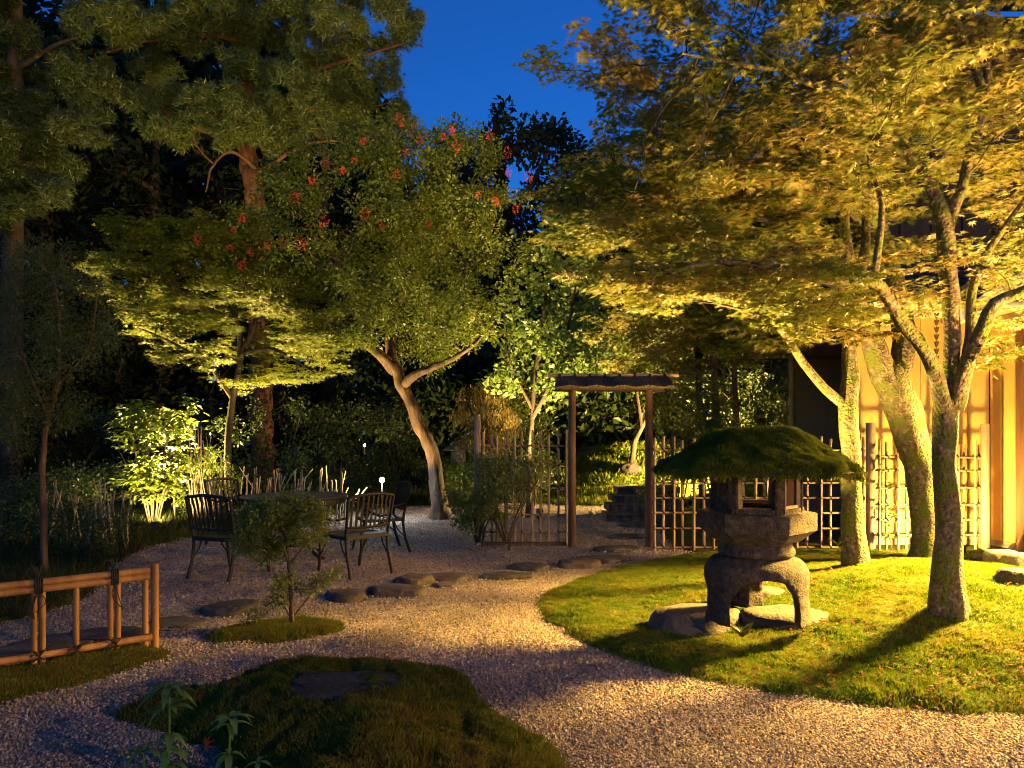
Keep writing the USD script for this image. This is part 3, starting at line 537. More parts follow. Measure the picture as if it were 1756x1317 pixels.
# pedestal: domed drum cut into three legs
ped = revolve([(0, 0), (.365, 0), (.352, .10), (.345, .20), (.355, .30), (.352, .34), (.335, .385), (.30, .42), (.25, .442), (.20, .45), (0, .45)], 60)
ped -= cyl(.205, .31, -.01) ; ped -= m3.Manifold.sphere(.205, 30).scale((1, 1, .25)).translate((0, 0, .30))
arch = m3.CrossSection([np.array([(-.226, -.02), (.226, -.02), (.226, .12), (.21, .20), (.168, .265), (.11, .312), (0, .33), (-.11, .312), (-.168, .265), (-.21, .20), (-.226, .12)])]).extrude(.6).rotate((90, 0, 0))   # points towards -y
for a in (0, 120, 240): ped -= arch.rotate((0, 0, a - 7))
pv, pf = roughen(ped, .022, .006, 2, 22)
obj('pedestal', (pv + LC, pf), 'granite', lan, smooth=45)
neck = revolve([(0, 0), (.245, 0), (.26, .02), (.26, .05), (.235, .075), (.245, .10), (.26, .11), (0, .11)], 48)
pv, pf = roughen(neck, .03, .004, 5, 20); obj('neck_ring', (pv + LC + A(0, 0, .447), pf), 'granite', lan, smooth=40)
ROT = 42
plat = hexa(.29, .40, .085, 0, ROT) + hexa(.405, .405, .125, .083, ROT)
pv, pf = roughen(plat, .03, .004, 7, 20); obj('platform', (pv + LC + A(0, 0, .548), pf), 'granite', lan, smooth=25)
zf = LZ + .755
for k in range(6):
    a = math.radians(ROT + 60 * k); p = LC[:2] + .272 * A(math.cos(a), math.sin(a)); b = MB().box((*p, zf + .155), (.075, .075, .31), a, .01); obj('corner_post', b.out, 'granite', lan)
hx = hexa(.318, .318, .035, 0, ROT) - hexa(.235, .235, .05, -.005, ROT); obj('chamber_sill', (np.array(meshkit.arrays(hx)[0]) + A(*LC[:2], zf + .001), meshkit.arrays(hx)[1]), 'granite', lan)
obj('chamber_lintel', (np.array(meshkit.arrays(hx)[0]) + A(*LC[:2], zf + .285), meshkit.arrays(hx)[1]), 'granite', lan)
def side(k):      # centre, tangent and outward direction of chamber side k
    a = math.radians(ROT + 60 * k + 30); o = A(math.cos(a), math.sin(a), 0); return A(*LC[:2], zf + .16) + o * .235, A(-math.sin(a), math.cos(a), 0), o
for k in (4, 0):    # right hand sides carry wooden sashes
    c, t, o = side(k); b = MB(); w, hh = .205, .232
    for s in (-1, 1): b.bar(c + t * s * w / 2 - A(0, 0, hh / 2) + o * .02, c + t * s * w / 2 + A(0, 0, hh / 2) + o * .02, .026, .026)
    b2 = [c + A(0, 0, s * hh / 2) + o * .02 for s in (-1, 1)]
    for q_ in b2: b.bar(q_ - t * w / 2, q_ + t * w / 2, .024, .026)
    fr = obj('window_sash', b.out, 'wood_frame', lan)
    if k == 4:
        p_ = MB(); p_.bar(c - t * .09, c + t * .09, .006, .21); obj('sash_panel', p_.out, 'wood_post', fr)
for k in (1, 2): # solid stone panels at the back left
    c, t, o = side(k); b = MB().bar(c - t * .1, c + t * .1, .03, .25); obj('side_panel', b.out, 'granite', lan)
zr = LZ + .755 + .30
def roof_r(a, t):      # outline of the umbrella: six soft lobes, dropping corners
    return 1 + .055 * np.cos(6 * (a - math.radians(ROT))) * t ** 2
rng_l = np.random.default_rng(3)
prof_r = np.array([0, .1, .2, .27, .31, .36, .43, .49, .55, .61, .67, .705, .70, .66, .60]); prof_z = np.array([.258, .257, .253, .246, .230, .198, .152, .116, .083, .052, .024, -.008, -.030, -.038, -.02])
def roof_surface(shrink, dz, na=180):
    a = np.linspace(0, 2 * np.pi, na, endpoint=False); tt = np.linspace(0, 1, 60); s = np.linspace(0, len(prof_r) - 1, 60); r = np.interp(s, np.arange(15), prof_r) * shrink; z = np.interp(s, np.arange(15), prof_z) + dz
    t = np.clip(r / .7, 0, 1); Aa, Rr = np.meshgrid(a, r); Zz = np.repeat(z[:, None], na, 1); T = np.repeat(t[:, None], na, 1)
    rr = Rr * roof_r(Aa, T); x, y = rr * np.cos(Aa), rr * np.sin(Aa)
    n = meshkit.fbm(np.stack([x * 4, y * 4, Zz * 4], -1), 4, 6) - .5; n2 = meshkit.fbm(np.stack([x * 13, y * 13, Zz * 9], -1), 3, 9) - .5
    Zz = Zz + (.085 * n + .06 * n2) * (.45 + T) - .03 * T ** 6 * (meshkit.noise(np.stack([x * 9, y * 9, 0 * x], -1), 4)) ; x = x * (1 + .06 * n2 * T); y = y * (1 + .06 * n2 * T)
    v = np.stack([x, y, Zz], -1).reshape(-1, 3); i, j = np.meshgrid(np.arange(59), np.arange(na), indexing='ij'); f = np.stack([i * na + j, (i + 1) * na + j, (i + 1) * na + (j + 1) % na, i * na + (j + 1) % na], -1).reshape(-1, 4); return v, f
v, f = roof_surface(.945, 0); RO = A(*LC[:2], zr + .012)
core = revolve([(0, 0), (.34, .0), (.62, .0), (.66, .015), (.58, .04), (.3, .12), (0, .18)], 60); cv, cf = roughen(core, .05, .006, 12, 14); obj('roof', (cv + RO + A(0, 0, -.035), cf), 'granite', lan, smooth=40)
mossp = obj('roof_moss', (v + RO, f), 'moss_dark', lan, smooth=True)
m_ = trimesh.Trimesh(*(lambda q: (q[0] + RO, q[1]))(meshkit.arrays((v, f))[:2]), process=False)
sp_, fi = trimesh.sample.sample_surface(m_, 17000, seed=4); nn = m_.face_normals[fi]
if nn[sp_[:, 2] > zr + .2][:, 2].mean() < 0: nn = -nn
tp = tuft_proto(4, 12, .014, (.007, .018), .0024)
def oriented(tpl, pos, nrm, sc, rng):
    t = unit(np.cross(nrm, rng.normal(size=nrm.shape))); b = np.cross(nrm, t); tv, tf = tpl
    v = pos[:, None] + sc[:, None, None] * (tv[None, :, :1] * t[:, None] + tv[None, :, 1:2] * b[:, None] + tv[None, :, 2:] * nrm[:, None]); return v.reshape(-1, 3), (tf[None] + (np.arange(len(pos)) * len(tv))[:, None, None]).reshape(-1, 3)
low = nn[:, 2] < .15; nn2 = unit(nn + A(0, 0, .4) * (~low)[:, None] + A(0, 0, -.5) * low[:, None])
tm_ = oriented(tp, sp_, nn2, rng_l.uniform(.6, 1.25, len(sp_)), rng_l); obj('moss_fuzz', tm_, 'moss_roof', mossp, kind='stuff')
edge = sp_[(np.hypot(sp_[:, 0] - LC[0], sp_[:, 1] - LC[1]) > .6) & (sp_[:, 2] < zr + .03)]; k = rng_l.choice(len(edge), 900); fv, ff = leaves(edge[k] - A(0, 0, .0), A(0, 0, -1) + rng_l.normal(0, .3, (900, 3)), rng_l.normal(size=(900, 3)), rng_l.uniform(.02, .06, 900), T_NARROW)
obj('hanging_moss', (fv, ff), 'moss_tuft', mossp, kind='stuff')

# ------------------------------------------------------------------ bamboo and timber
def bamboo(mb, p0, p1, r, gap=.22, sides=10, seed=0):
    g = np.random.default_rng(seed); p0, p1 = np.asarray(p0, float), np.asarray(p1, float); L = np.linalg.norm(p1 - p0); t, rr = [0], [r]; s = g.uniform(.3, 1) * gap
    while s < L - .015:
        t += [s - .006, s - .002, s + .002, s + .006]; rr += [r, r * 1.09, r * 1.09, r * .99]; s += gap * g.uniform(.85, 1.15)
    t.append(L); rr.append(r); t = np.array(t) / L; mb.tube(p0 + (p1 - p0) * t[:, None], rr, sides); return mb
def log(mb, p0, p1, r0, r1, seed=0, sides=14, rough=.05):
    n = max(4, int(np.linalg.norm(np.asarray(p1) - p0) / .08)); t = np.linspace(0, 1, n)[:, None]; p = np.asarray(p0) * (1 - t) + np.asarray(p1) * t; bark_tube(mb, np.c_[p, r0 + (r1 - r0) * t], sides, rough, seed, 0, 4); return mb
def ring_tie(mb, c, ax, r, th=.006, turns=2):
    ax = unit(ax); a = unit(np.cross(ax, A(.3, .2, 1) if abs(ax[2]) < .9 else A(1, 0, 0))); b = np.cross(ax, a)
    for k in range(turns):
        an = np.linspace(0, 2 * np.pi, 10); mb.tube(c + ax * (k - (turns - 1) / 2) * th * 1.7 + r * (np.cos(an)[:, None] * a + np.sin(an)[:, None] * b), th, 4, False)
def cross_tie(mb, c, t1, t2, out, r):     # an X of cord on the front of a crossing
    for s in (1, -1):
        d = unit(t1 + s * t2); q = np.linspace(-1, 1, 7)[:, None]; mb.tube(c + d * q * r * 1.25 + out * r * (1.1 - .55 * q ** 2), .0055, 4, False)
# gate
YG = 9.35
gate = thing('gate', 'rustic open garden gate of two log posts under a little shingled roof with bamboo ridge', 'gate', P(1048, 938, YG) * A(1, 1, 0))
for px, r in ((981, .052), (1113, .052)):
    b = P(px, 940, YG); b[2] = -.03; t = b.copy(); t[2] = 2.10; obj('post', log(MB(), b, t, r * 1.04, r * .96, int(px)).out, 'wood_post', gate, smooth=50)
xl, xr = P(947, 0, YG)[0], P(1152, 0, YG)[0]
bm = MB().box(((xl + xr) / 2, YG, 2.125), (xr - xl - .22, .09, .07), 0, .008); obj('lintel', bm.out, 'wood_dark', gate)
n = 34
for s in (-1, 1):   # battens of the two roof slopes
    for k in range(n):
        x = xl + .05 + (xr - xl - .1) * (k + .5) / n; w = (xr - xl - .1) / n * .86; j = .012 * math.sin(k * 7.1 + s)
        p0 = A(x, YG + s * .02, 2.265 + j * .3); p1 = A(x + .004 * math.sin(k * 3.3), YG + s * .36, 2.115 + j)
        v = MB(); v.bar(p0, p1, w, .022); obj('roof_batten', v.out, 'thatch', gate)
for s in (-1, 1):
    b = MB(); bamboo(b, A(xl + .02, YG + s * .345, 2.105), A(xr - .02, YG + s * .345, 2.105), .014, .3, 8, 4 + s); obj('eave_pole', b.out, 'wood_dark', gate, smooth=40)
b = MB(); bamboo(b, A(xl - .06, YG, 2.285), A(xr + .09, YG, 2.29), .026, .3, 10, 3); obj('ridge_pole', b.out, 'bamboo_old', gate, smooth=40)
b = MB()
for x in np.linspace(xl + .1, xr - .1, 8): ring_tie(b, A(x, YG, 2.28), A(1, 0, 0), .034, .006, 3)
obj('ridge_ties', b.out, 'cord', gate, kind='stuff')
def fence(name, label, pxs, py_top, Y, rails, post=None, rr=.016, zb=0.0, seed=0, vary=6, sill=False, m='bamboo_old', slope=0.0):
    """uprights at photo columns pxs; rails at photo rows; post: [(px, top row, radius)]"""
    g = np.random.default_rng(seed); x0, x1 = P(pxs[0], 0, Y)[0], P(pxs[-1], 0, Y)[0]; root = thing(name, label, 'fence', ((x0 + x1) / 2, Y, 0)); ties = MB(); zs = [P(0, r, Y)[2] for r in rails]
    for k, px in enumerate(pxs):
        f = (1 if k % 2 else -1) * (rr + .011); x = P(px, 0, Y)[0]; zt = P(0, py_top + g.uniform(-vary, vary), Y)[2]; r = rr * g.uniform(.9, 1.12); b = MB(); bamboo(b, A(x, Y + f, zb - .02), A(x + g.normal(0, .006), Y + f, zt), r, .19, 9, seed * 50 + k); obj('upright', b.out, m, root, smooth=40)
        for z in zs: ring_tie(ties, A(x, Y + f * .5, z), unit(A(1, 0, .7)), rr + .012, .004, 2)
    for j, z in enumerate(zs):
        b = MB(); bamboo(b, A(x0 - .03, Y, z + g.normal(0, .004)), A(x1 + .03, Y, z + g.normal(0, .004)), rr * .75, .28, 8, seed * 70 + j); obj('rail', b.out, m, root, smooth=40)
    obj('cord_ties', ties.out, 'cord', root, kind='stuff')
    for px, top, r in post or []:
        c = P(px, 0, Y - .02); b = A(c[0], c[1], -.05); t = A(c[0], c[1], P(0, top, Y)[2]); obj('post', log(MB(), b, t, r, r * .97, int(px)).out, 'wood_grey', root, smooth=50)
    if sill:
        b = MB(); log(b, A(x0, Y - .05, .02), A(x1, Y - .05, .02), .03, .03, 5, 8); obj('ground_log', b.out, 'wood_dark', root, smooth=50)
    return root
fence('bamboo_fence', 'open bamboo fence left of the gate, half hidden by the azalea', [829, 843, 852, 869, 883, 895, 913, 927, 941, 958, 971], 741, 9.5, [765, 796, 837, 882, 912], [(819, 712, .05)], .017, seed=1, sill=True)
fence('bamboo_fence', 'bamboo lattice fence between the gate and the middle maple, behind the lantern', [1122, 1138, 1155, 1171, 1189, 1208, 1223, 1241, 1259, 1277, 1294, 1312, 1330, 1347, 1365, 1385, 1406, 1425, 1445, 1464, 1479], 753, 8.95, [772, 802, 828, 854, 879, 906, 938], [(1493, 725, .058)], .0165, seed=2)
fence('bamboo_fence', 'brightly lit bamboo lattice fence before the yellow wall, right of the grey middle post', [1506, 1522, 1538, 1556, 1574, 1591, 1608, 1624, 1640, 1655, 1670, 1681], 757, 8.8, [783, 807, 836, 865, 891, 918, 946], [(1690, 727, .055)], .0165, seed=3)
# low bamboo railing, front left
E = G(256, 1117); D = unit(G(66, 1150) - E); D[2] = 0; D = unit(D); NRM = A(-D[1], D[0], 0); NRM = NRM if NRM[1] < 0 else -NRM
rail = thing('bamboo_railing', 'low knee high railing of fresh orange bamboo tied with black cord', 'railing', E)
def rp(s, z, o=0.0): return E + D * s + A(0, 0, z) + NRM * o
def pole(name, p0, p1, r, gap=.32, seed=0):
    b = MB(); bamboo(b, p0, p1, r, gap, 18, seed); return obj(name, b.out, 'bamboo_new', rail, smooth=40)
pole('end_post', rp(-.035, -.03), rp(-.035, .605), .026, .5, 1); pole('upright', rp(.025, -.03), rp(.025, .50), .020, .45, 2)
s1 = [np.linalg.norm((G(px, py) - E)[:2]) for px, py in ((195, 1125), (130, 1138), (66, 1151))]
pole('top_rail', rp(.0, .560), rp(2.2, .560), .0235, .36, 3); pole('top_rail', rp(.0, .518, .002), rp(2.2, .518, .002), .0235, .41, 4); pole('lower_rail', rp(-.01, .105, .03), rp(2.2, .105, .03), .0235, .38, 5)
ups = [s1[0] - .022, s1[0] + .022, s1[1], s1[2] - .022, s1[2] + .022, s1[2] + .30, s1[2] + .58, s1[2] + .62]
for k, s in enumerate(ups): pole('upright', rp(s, -.03), rp(s, .515), .0185, .4, 10 + k)
def hang(mb, p, seed, n=3, L=.17):
    g = np.random.default_rng(seed)
    for k in range(n):
        d = D * g.normal(0, .06) + NRM * g.uniform(.0, .04) + A(0, 0, -1) * L * g.uniform(.6, 1.1); t = np.linspace(0, 1, 9)[:, None]; sw = D * (g.normal(0, .035)) * np.sin(t * np.pi); mb.tube(p + d * t + sw, .0032, 5)
for k, s in enumerate((s1[0], s1[2], s1[2] + .6)):
    b = MB()
    for o in (-.02, -.008, .004, .016):
        an = np.linspace(0, 2 * np.pi, 16); b.tube(rp(s, .54) + D * o + .034 * np.cos(an)[:, None] * NRM + A(0, 0, 1) * .054 * np.sin(an)[:, None], .0055, 5, False)
    for j in range(3):    # knot ends standing up
        t = np.linspace(0, 1, 8)[:, None]; b.tube(rp(s, .592) + (D * (.07 - .05 * j) + A(0, 0, .035 + .02 * j)) * t + A(0, 0, .05) * np.sin(t * np.pi) * (1 - .2 * j), .005, 5)
    hang(b, rp(s, .50, .03), k); obj('cord_knot', b.out, 'cord', rail, smooth=50)
for k, s in enumerate((s1[0], s1[1], s1[2], s1[2] + .3)):
    b = MB(); cross_tie(b, rp(s, .105, .03), D, A(0, 0, 1), NRM, .034); ring_tie(b, rp(s, .105, .012), A(0, 0, 1), .034, .004, 2)
    g = np.random.default_rng(k + 40)
    for j in range(4):
        t = np.linspace(0, 1, 7)[:, None]; d = D * g.uniform(-.09, .09) + A(0, 0, g.uniform(-.05, .06)) + NRM * .02; b.tube(rp(s, .11, .06) + d * t + A(0, 0, .015) * np.sin(t * np.pi), .0033, 5)
    obj('cord_knot', b.out, 'cord', rail, smooth=50)
b = MB(); t = np.linspace(-.0, 2.2, 40)[:, None]; b.tube(rp(0, .131, .038) + D * t + A(0, 0, .004) * np.sin(t * 9), .003, 5); obj('cord', b.out, 'cord', rail)

# ------------------------------------------------------------------ garden table and chairs
TC = A(*P(505, 900, 8.55)[:2], 0)
tab = thing('garden_table', 'round cast iron garden table with scalloped rim behind the small shrub', 'table', TC)
tz = .755
top = m3.Manifold.cylinder(.022, .62, .635, 64).translate((0, 0, tz - .022)); v, f, _ = meshkit.arrays(top); obj('table_top', (v + TC, f), 'table_top', tab, smooth=40)
b = MB(); na = 120
for k in range(na):      # pierced apron: short bars with gaps under the rim
    a = 2 * np.pi * k / na; b.box(TC + A(.612 * math.cos(a), .612 * math.sin(a), tz - .05), (.006, .0155 if k % 3 else .034, .055), a)
obj('apron', b.out, 'iron', tab, kind='stuff')
an = np.linspace(0, 2 * np.pi, 80); b = MB(); b.tube(TC + np.stack([.612 * np.cos(an), .612 * np.sin(an), 0 * an + tz - .082], 1), .009, 6, False); b.tube(TC + np.stack([.625 * np.cos(an), .625 * np.sin(an), 0 * an + tz - .018], 1), .010, 6, False); obj('rim', b.out, 'iron', tab, smooth=50)
ped_ = revolve([(0, 0), (.07, 0), (.05, .08), (.035, .2), (.05, .3), (.03, .4), (.06, .52), (.12, .60), (0, .60)], 24); v, f, _ = meshkit.arrays(ped_); obj('column', (v + TC + A(0, 0, .13), f), 'iron', tab, smooth=50)
for k in range(4):
    a = math.pi / 4 + k * math.pi / 2 + .3; d = A(math.cos(a), math.sin(a), 0); pth = smoothpath([(*(TC + d * .05 + A(0, 0, .24)), .022), (*(TC + d * .22 + A(0, 0, .17)), .024), (*(TC + d * .36 + A(0, 0, .05)), .022), (*(TC + d * .47 + A(0, 0, .025)), .024)], .03); b = MB(); b.tube(pth[:, :3], pth[:, 3], 8); obj('leg', b.out, 'iron', tab, smooth=50)
chair = thing('garden_chair', 'dark cast metal garden armchair left of the small shrub, its slatted back to the camera', 'chair', (0, 0, 0), 0.0, 'chairs around the garden table')
# local frame: seat faces +y, back at y = -.24
def c_obj(name, mb, m='iron', parent=None, sm=50): return obj(name, mb.out, m, parent or chair, smooth=sm, local=True)
def back_pt(x, z):       # the back leans and bows
    t = (z - .43) / .47; return A(x, -.235 - .10 * max(t, -.9) - .035 * (1 - (x / .28) ** 2), z)
for s in (-1, 1):
    b = MB(); pth = smoothpath([(*A(s * .262, -.33, 0), .019), (*A(s * .258, -.262, .22), .017), (*back_pt(s * .262, .43), .017), (*back_pt(s * .275, .66), .016), (*back_pt(s * .282, .845), .016)], .04); b.tube(pth[:, :3], pth[:, 3], 7); c_obj('leg', b)
    b = MB(); pth = smoothpath([(s * .26, .30, 0, .018), (s * .262, .262, .2, .016), (s * .268, .245, .425, .018)], .04); b.tube(pth[:, :3], pth[:, 3], 7); c_obj('leg', b)
    b = MB(); pth = smoothpath([(*back_pt(s * .275, .64), .012), (s * .30, -.08, .60, .014), (s * .305, .10, .615, .016), (s * .30, .235, .645, .016), (s * .30, .28, .61, .013), (s * .30, .245, .575, .012), (s * .30, .215, .60, .010)], .02); b.tube(pth[:, :3], pth[:, 3], 7)
    pth = smoothpath([(s * .30, .235, .63, .012), (s * .29, .20, .53, .012), (s * .27, .24, .43, .012)], .03); b.tube(pth[:, :3], pth[:, 3], 6); c_obj('armrest', b)
    b = MB(); pth = smoothpath([(s * .258, -.268, .20, .009), (s * .258, -.17, .30, .009), (s * .258, -.12, .42, .009)], .03); b.tube(pth[:, :3], pth[:, 3], 6); c_obj('brace', b); b = MB(); pth = smoothpath([(s * .262, .255, .20, .009), (s * .262, .17, .30, .009), (s * .262, .12, .42, .009)], .03); b.tube(pth[:, :3], pth[:, 3], 6); c_obj('brace', b)
xs = np.linspace(-.282, .282, 15); b = MB(); b.tube(np.array([back_pt(x, .845 + .035 * (1 - (x / .282) ** 2)) for x in xs]), .017, 8); c_obj('top_rail', b)
b = MB(); b.tube(np.array([back_pt(x, .535 - .01 * (1 - (x / .27) ** 2)) for x in xs * .955]), .014, 7); c_obj('lower_rail', b)
for k in range(9):
    x = -.225 + .45 * k / 8; b = MB(); zz = np.linspace(.53, .87, 6); q = np.array([back_pt(x * (1 + .06 * (z - .53) / .34), z) for z in zz]); 
    for i in range(5): b.bar(q[i], q[i + 1] + unit(q[i + 1] - q[i]) * .002, .022, .008)
    c_obj('back_slat', b, sm=False)
for k in range(8):
    y = -.225 + .46 * k / 7; b = MB().box((0, y, .432 + .006 * math.cos(k)), (.51, .045, .010), 0, .003); c_obj('seat_slat', b, sm=False)
b = MB()
for p0, p1 in (((-.26, -.25, .42), (.26, -.25, .42)), ((-.26, .25, .42), (.26, .25, .42)), ((-.262, -.25, .42), (-.262, .25, .42)), ((.262, -.25, .42), (.262, .25, .42))): b.bar(p0, p1, .022, .036)
c_obj('seat_frame', b, sm=False)
def heading(fx, fy): return math.atan2(-fx, fy)
CG = 'chairs around the garden table'
def place_chair(i, x, y, fx, fy, lab):
    f = unit(A(fx, fy)); loc = (x + f[0] * .33, y + f[1] * .33, 0)
    if i == 0:
        p = stage.GetPrimAtPath(chair); p.GetAttribute('xformOp:translate').Set(Gf.Vec3d(*loc)); p.GetAttribute('xformOp:rotateZ').Set(math.degrees(heading(fx, fy)))
    else: dup(chair, loc, heading(fx, fy), lab, CG)
place_chair(0, -3.10, 7.12, .33, .94, '')
place_chair(1, -1.47, 7.36, -.72, .69, 'metal garden armchair right of the small shrub, its slatted back catching warm light')
place_chair(2, -1.40, 9.15, -.92, -.40, 'metal garden armchair seen side on, right rear of the table before the white lamp')
place_chair(3, -4.05, 9.75, .90, -.43, 'metal garden armchair far left of the table, in shadow before the lit shrub')

# ------------------------------------------------------------------ the house on the right
house = thing('house', 'house with lit yellow plaster wall, deep eaves and dark upper floor behind the maples', 'house', (5.6, 9.15, 0))
def hbox(name, x0, x1, y0, y1, z0, z1, m, parent=None, ch=0.0): return obj(name, MB().box(((x0 + x1) / 2, (y0 + y1) / 2, (z0 + z1) / 2), (x1 - x0, y1 - y0, z1 - z0), 0, ch).out, m, parent or house)
for x0, x1 in ((4.48, 5.337), (5.343, 5.957), (5.963, 6.24)): hbox('wall_panel', x0, x1, 9.15, 9.28, .14, 3.3, 'plaster', ch=.003)
hbox('corner_board', 4.44, 4.478, 9.13, 9.30, .14, 3.3, 'wood_frame')
hbox('wall_foot', 4.44, 6.30, 9.17, 9.30, -.2, .138, 'concrete')
for k in range(2):
    y1 = 9.148 - .205 * k; hbox('wall_board', 6.245 + .03 * k, 6.33 + .03 * k, y1 - .203, y1, .14, 3.25, 'plaster', ch=.004)
hbox('wall_foot', 6.262, 6.40, 8.70, 9.165, -.2, .138, 'concrete')
hbox('post', 6.24, 6.37, 8.53, 8.67, -.1, 3.2, 'wood_post', ch=.008)
hbox('wall_panel', 6.42, 9.5, 8.60, 8.72, .14, 3.2, 'plaster'); hbox('wall_foot', 6.42, 9.5, 8.62, 8.74, -.2, .138, 'concrete')
hbox('soffit', 4.2, 9.6, 8.36, 9.149, 3.02, 3.06, 'soffit')
for k in range(9): hbox('rafter', 4.36 + .62 * k, 4.42 + .62 * k, 8.38, 9.14, 2.95, 3.018, 'wood_frame')
b = MB(); q = np.linspace(0, np.pi, 9); prof = np.stack([0 * q, .06 * np.cos(q), -.06 * np.sin(q)], 1)
vv = np.vstack([prof + A(4.1, 8.28, 3.06), prof + A(9.6, 8.28, 3.06)]); ff = [(k, k + 1, 10 + k, 9 + k) for k in range(8)]; b.add(vv, ff); obj('gutter', b.out, 'gutter', house, smooth=60)
g0, g1 = P(1640, 548, 8.2), P(1790, 455, 7.6); b = MB(); b.bar(g0, g1, .10, .13); obj('verge_board', b.out, 'gutter', house); b = MB(); b.bar(g0 + A(.05, .35, .15), g1 + A(.05, .5, .18), .9, .05); obj('porch_roof', b.out, 'roof_tile', house)
rc = MB(); cx, cy = P(1606, 0, 8.30)[0], 8.30; obj('chain_hook', MB().tube([A(cx, cy, 2.96), A(cx, cy, 3.06)], .006, 6).out, 'bronze', house)
for k in range(27):
    z = 2.94 - .085 * k; rc = MB(); rc.tube(np.array([(cx, cy, z), (cx, cy, z - .022), (cx, cy, z - .06)]), [.030, .024, .012], 8); rc.tube([(cx, cy, z - .058), (cx, cy, z - .088)], .004, 4); obj('chain_cup', rc.out, 'bronze', house)
def roof_slab(x0, x1, ya, za, yb, zb, name='roof'):
    r = obj(name, MB().add([(x0, ya, za), (x1, ya, za), (x1, yb, zb), (x0, yb, zb), (x0, ya, za + .05), (x1, ya, za + .05), (x1, yb, zb + .05), (x0, yb, zb + .05)], [(3, 2, 1, 0), (4, 5, 6, 7), (0, 1, 5, 4), (1, 2, 6, 5), (2, 3, 7, 6), (3, 0, 4, 7)]).out, 'roof_tile', house); n = int((x1 - x0) / .26); b = MB()
    for k in range(n + 1): x = x0 + (x1 - x0) * k / n; b.tube([(x, ya - .03, za + .065), (x, yb, zb + .065)], .035, 7)
    obj('tile_rib', b.out, 'roof_tile', r, smooth=60, kind='stuff'); return r
roof_slab(4.0, 9.7, 8.22, 3.13, 11.2, 4.25)
# back wing in shade
hbox('wall_panel', 5.06, 5.62, 12.5, 12.62, .2, 3.2, 'plaster_shaded'); hbox('wall_panel', 5.63, 7.4, 12.5, 12.62, .2, 3.2, 'plaster_shaded'); hbox('post', 5.00, 5.055, 12.46, 12.64, .0, 3.2, 'wood_frame')
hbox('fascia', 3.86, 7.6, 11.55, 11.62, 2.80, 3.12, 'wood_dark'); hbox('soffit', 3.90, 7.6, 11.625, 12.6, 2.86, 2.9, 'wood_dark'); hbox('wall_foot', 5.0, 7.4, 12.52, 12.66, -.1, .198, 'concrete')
roof_slab(3.75, 7.7, 11.42, 3.13, 13.6, 4.0)
# dark upper floor
hbox('upper_wall', 5.6, 12, 11.22, 11.5, 4.2, 8.2, 'wood_dark')
for k in range(12): hbox('wall_batten', 5.7 + .5 * k, 5.76 + .5 * k, 11.17, 11.217, 4.3, 8.1, 'wood_dark')
w = hbox('window', 6.50, 6.98, 11.12, 11.165, 7.0, 7.6, 'wood_frame'); hbox('pane', 6.53, 6.95, 11.10, 11.117, 7.03, 7.57, 'window_glow', w)
roof_slab(5.0, 12.5, 10.4, 8.25, 13.4, 9.6)

# ------------------------------------------------------------------ the three maples in the lawn
prng = np.random.default_rng(21)
def PP(poly, yc, yr, n, rx, rz): return pads_px(poly, yc, yr, n, rx, rz, prng)
MIX = [('leaf_maple', .8), ('leaf_maple_green', .2)]
m1 = [W([(1627, 1050, 4.75, .10), (1622, 985, 4.75, .09), (1626, 900, 4.75, .080), (1621, 800, 4.75, .074), (1624, 725, 4.75, .082), (1628, 685, 4.76, .078)]),
      W([(1622, 712, 4.75, .058), (1602, 640, 4.7, .048), (1575, 588, 4.65, .044), (1548, 553, 4.6, .046), (1522, 505, 4.5, .038), (1497, 484, 4.4, .032), (1410, 480, 4.25, .027), (1330, 458, 4.1, .020), (1240, 448, 4.0, .014), (1150, 470, 3.95, .008)]),
      W([(1629, 700, 4.77, .062), (1633, 610, 4.85, .054), (1629, 500, 4.95, .054), (1622, 420, 5.0, .058), (1608, 352, 5.05, .05), (1585, 300, 5.1, .038), (1531, 235, 5.1, .033), (1480, 168, 5.0, .028), (1400, 148, 4.9, .024), (1330, 112, 4.8, .016), (1250, 45, 4.7, .008)]),
      W([(1620, 415, 5.0, .042), (1646, 330, 5.1, .038), (1668, 250, 5.2, .034), (1688, 175, 5.2, .032), (1655, 75, 5.2, .022), (1605, -40, 5.2, .010)]),
      W([(1688, 175, 5.2, .026), (1695, 70, 5.3, .02), (1670, -40, 5.4, .012)]),
      W([(1638, 700, 4.74, .056), (1660, 620, 4.62, .046), (1690, 556, 4.5, .044), (1708, 518, 4.45, .038), (1770, 492, 4.35, .028), (1850, 440, 4.3, .014)]),
      W([(1648, 660, 4.75, .04), (1664, 580, 4.8, .036), (1670, 480, 4.95, .03), (1720, 390, 5.1, .02), (1790, 300, 5.2, .01)]),
      W([(1497, 484, 4.4, .026), (1506, 420, 4.4, .022), (1512, 350, 4.5, .018), (1490, 280, 4.6, .010)]),
      W([(1340, 118, 4.8, .016), (1250, 108, 4.7, .013), (1170, 92, 4.6, .007)])]
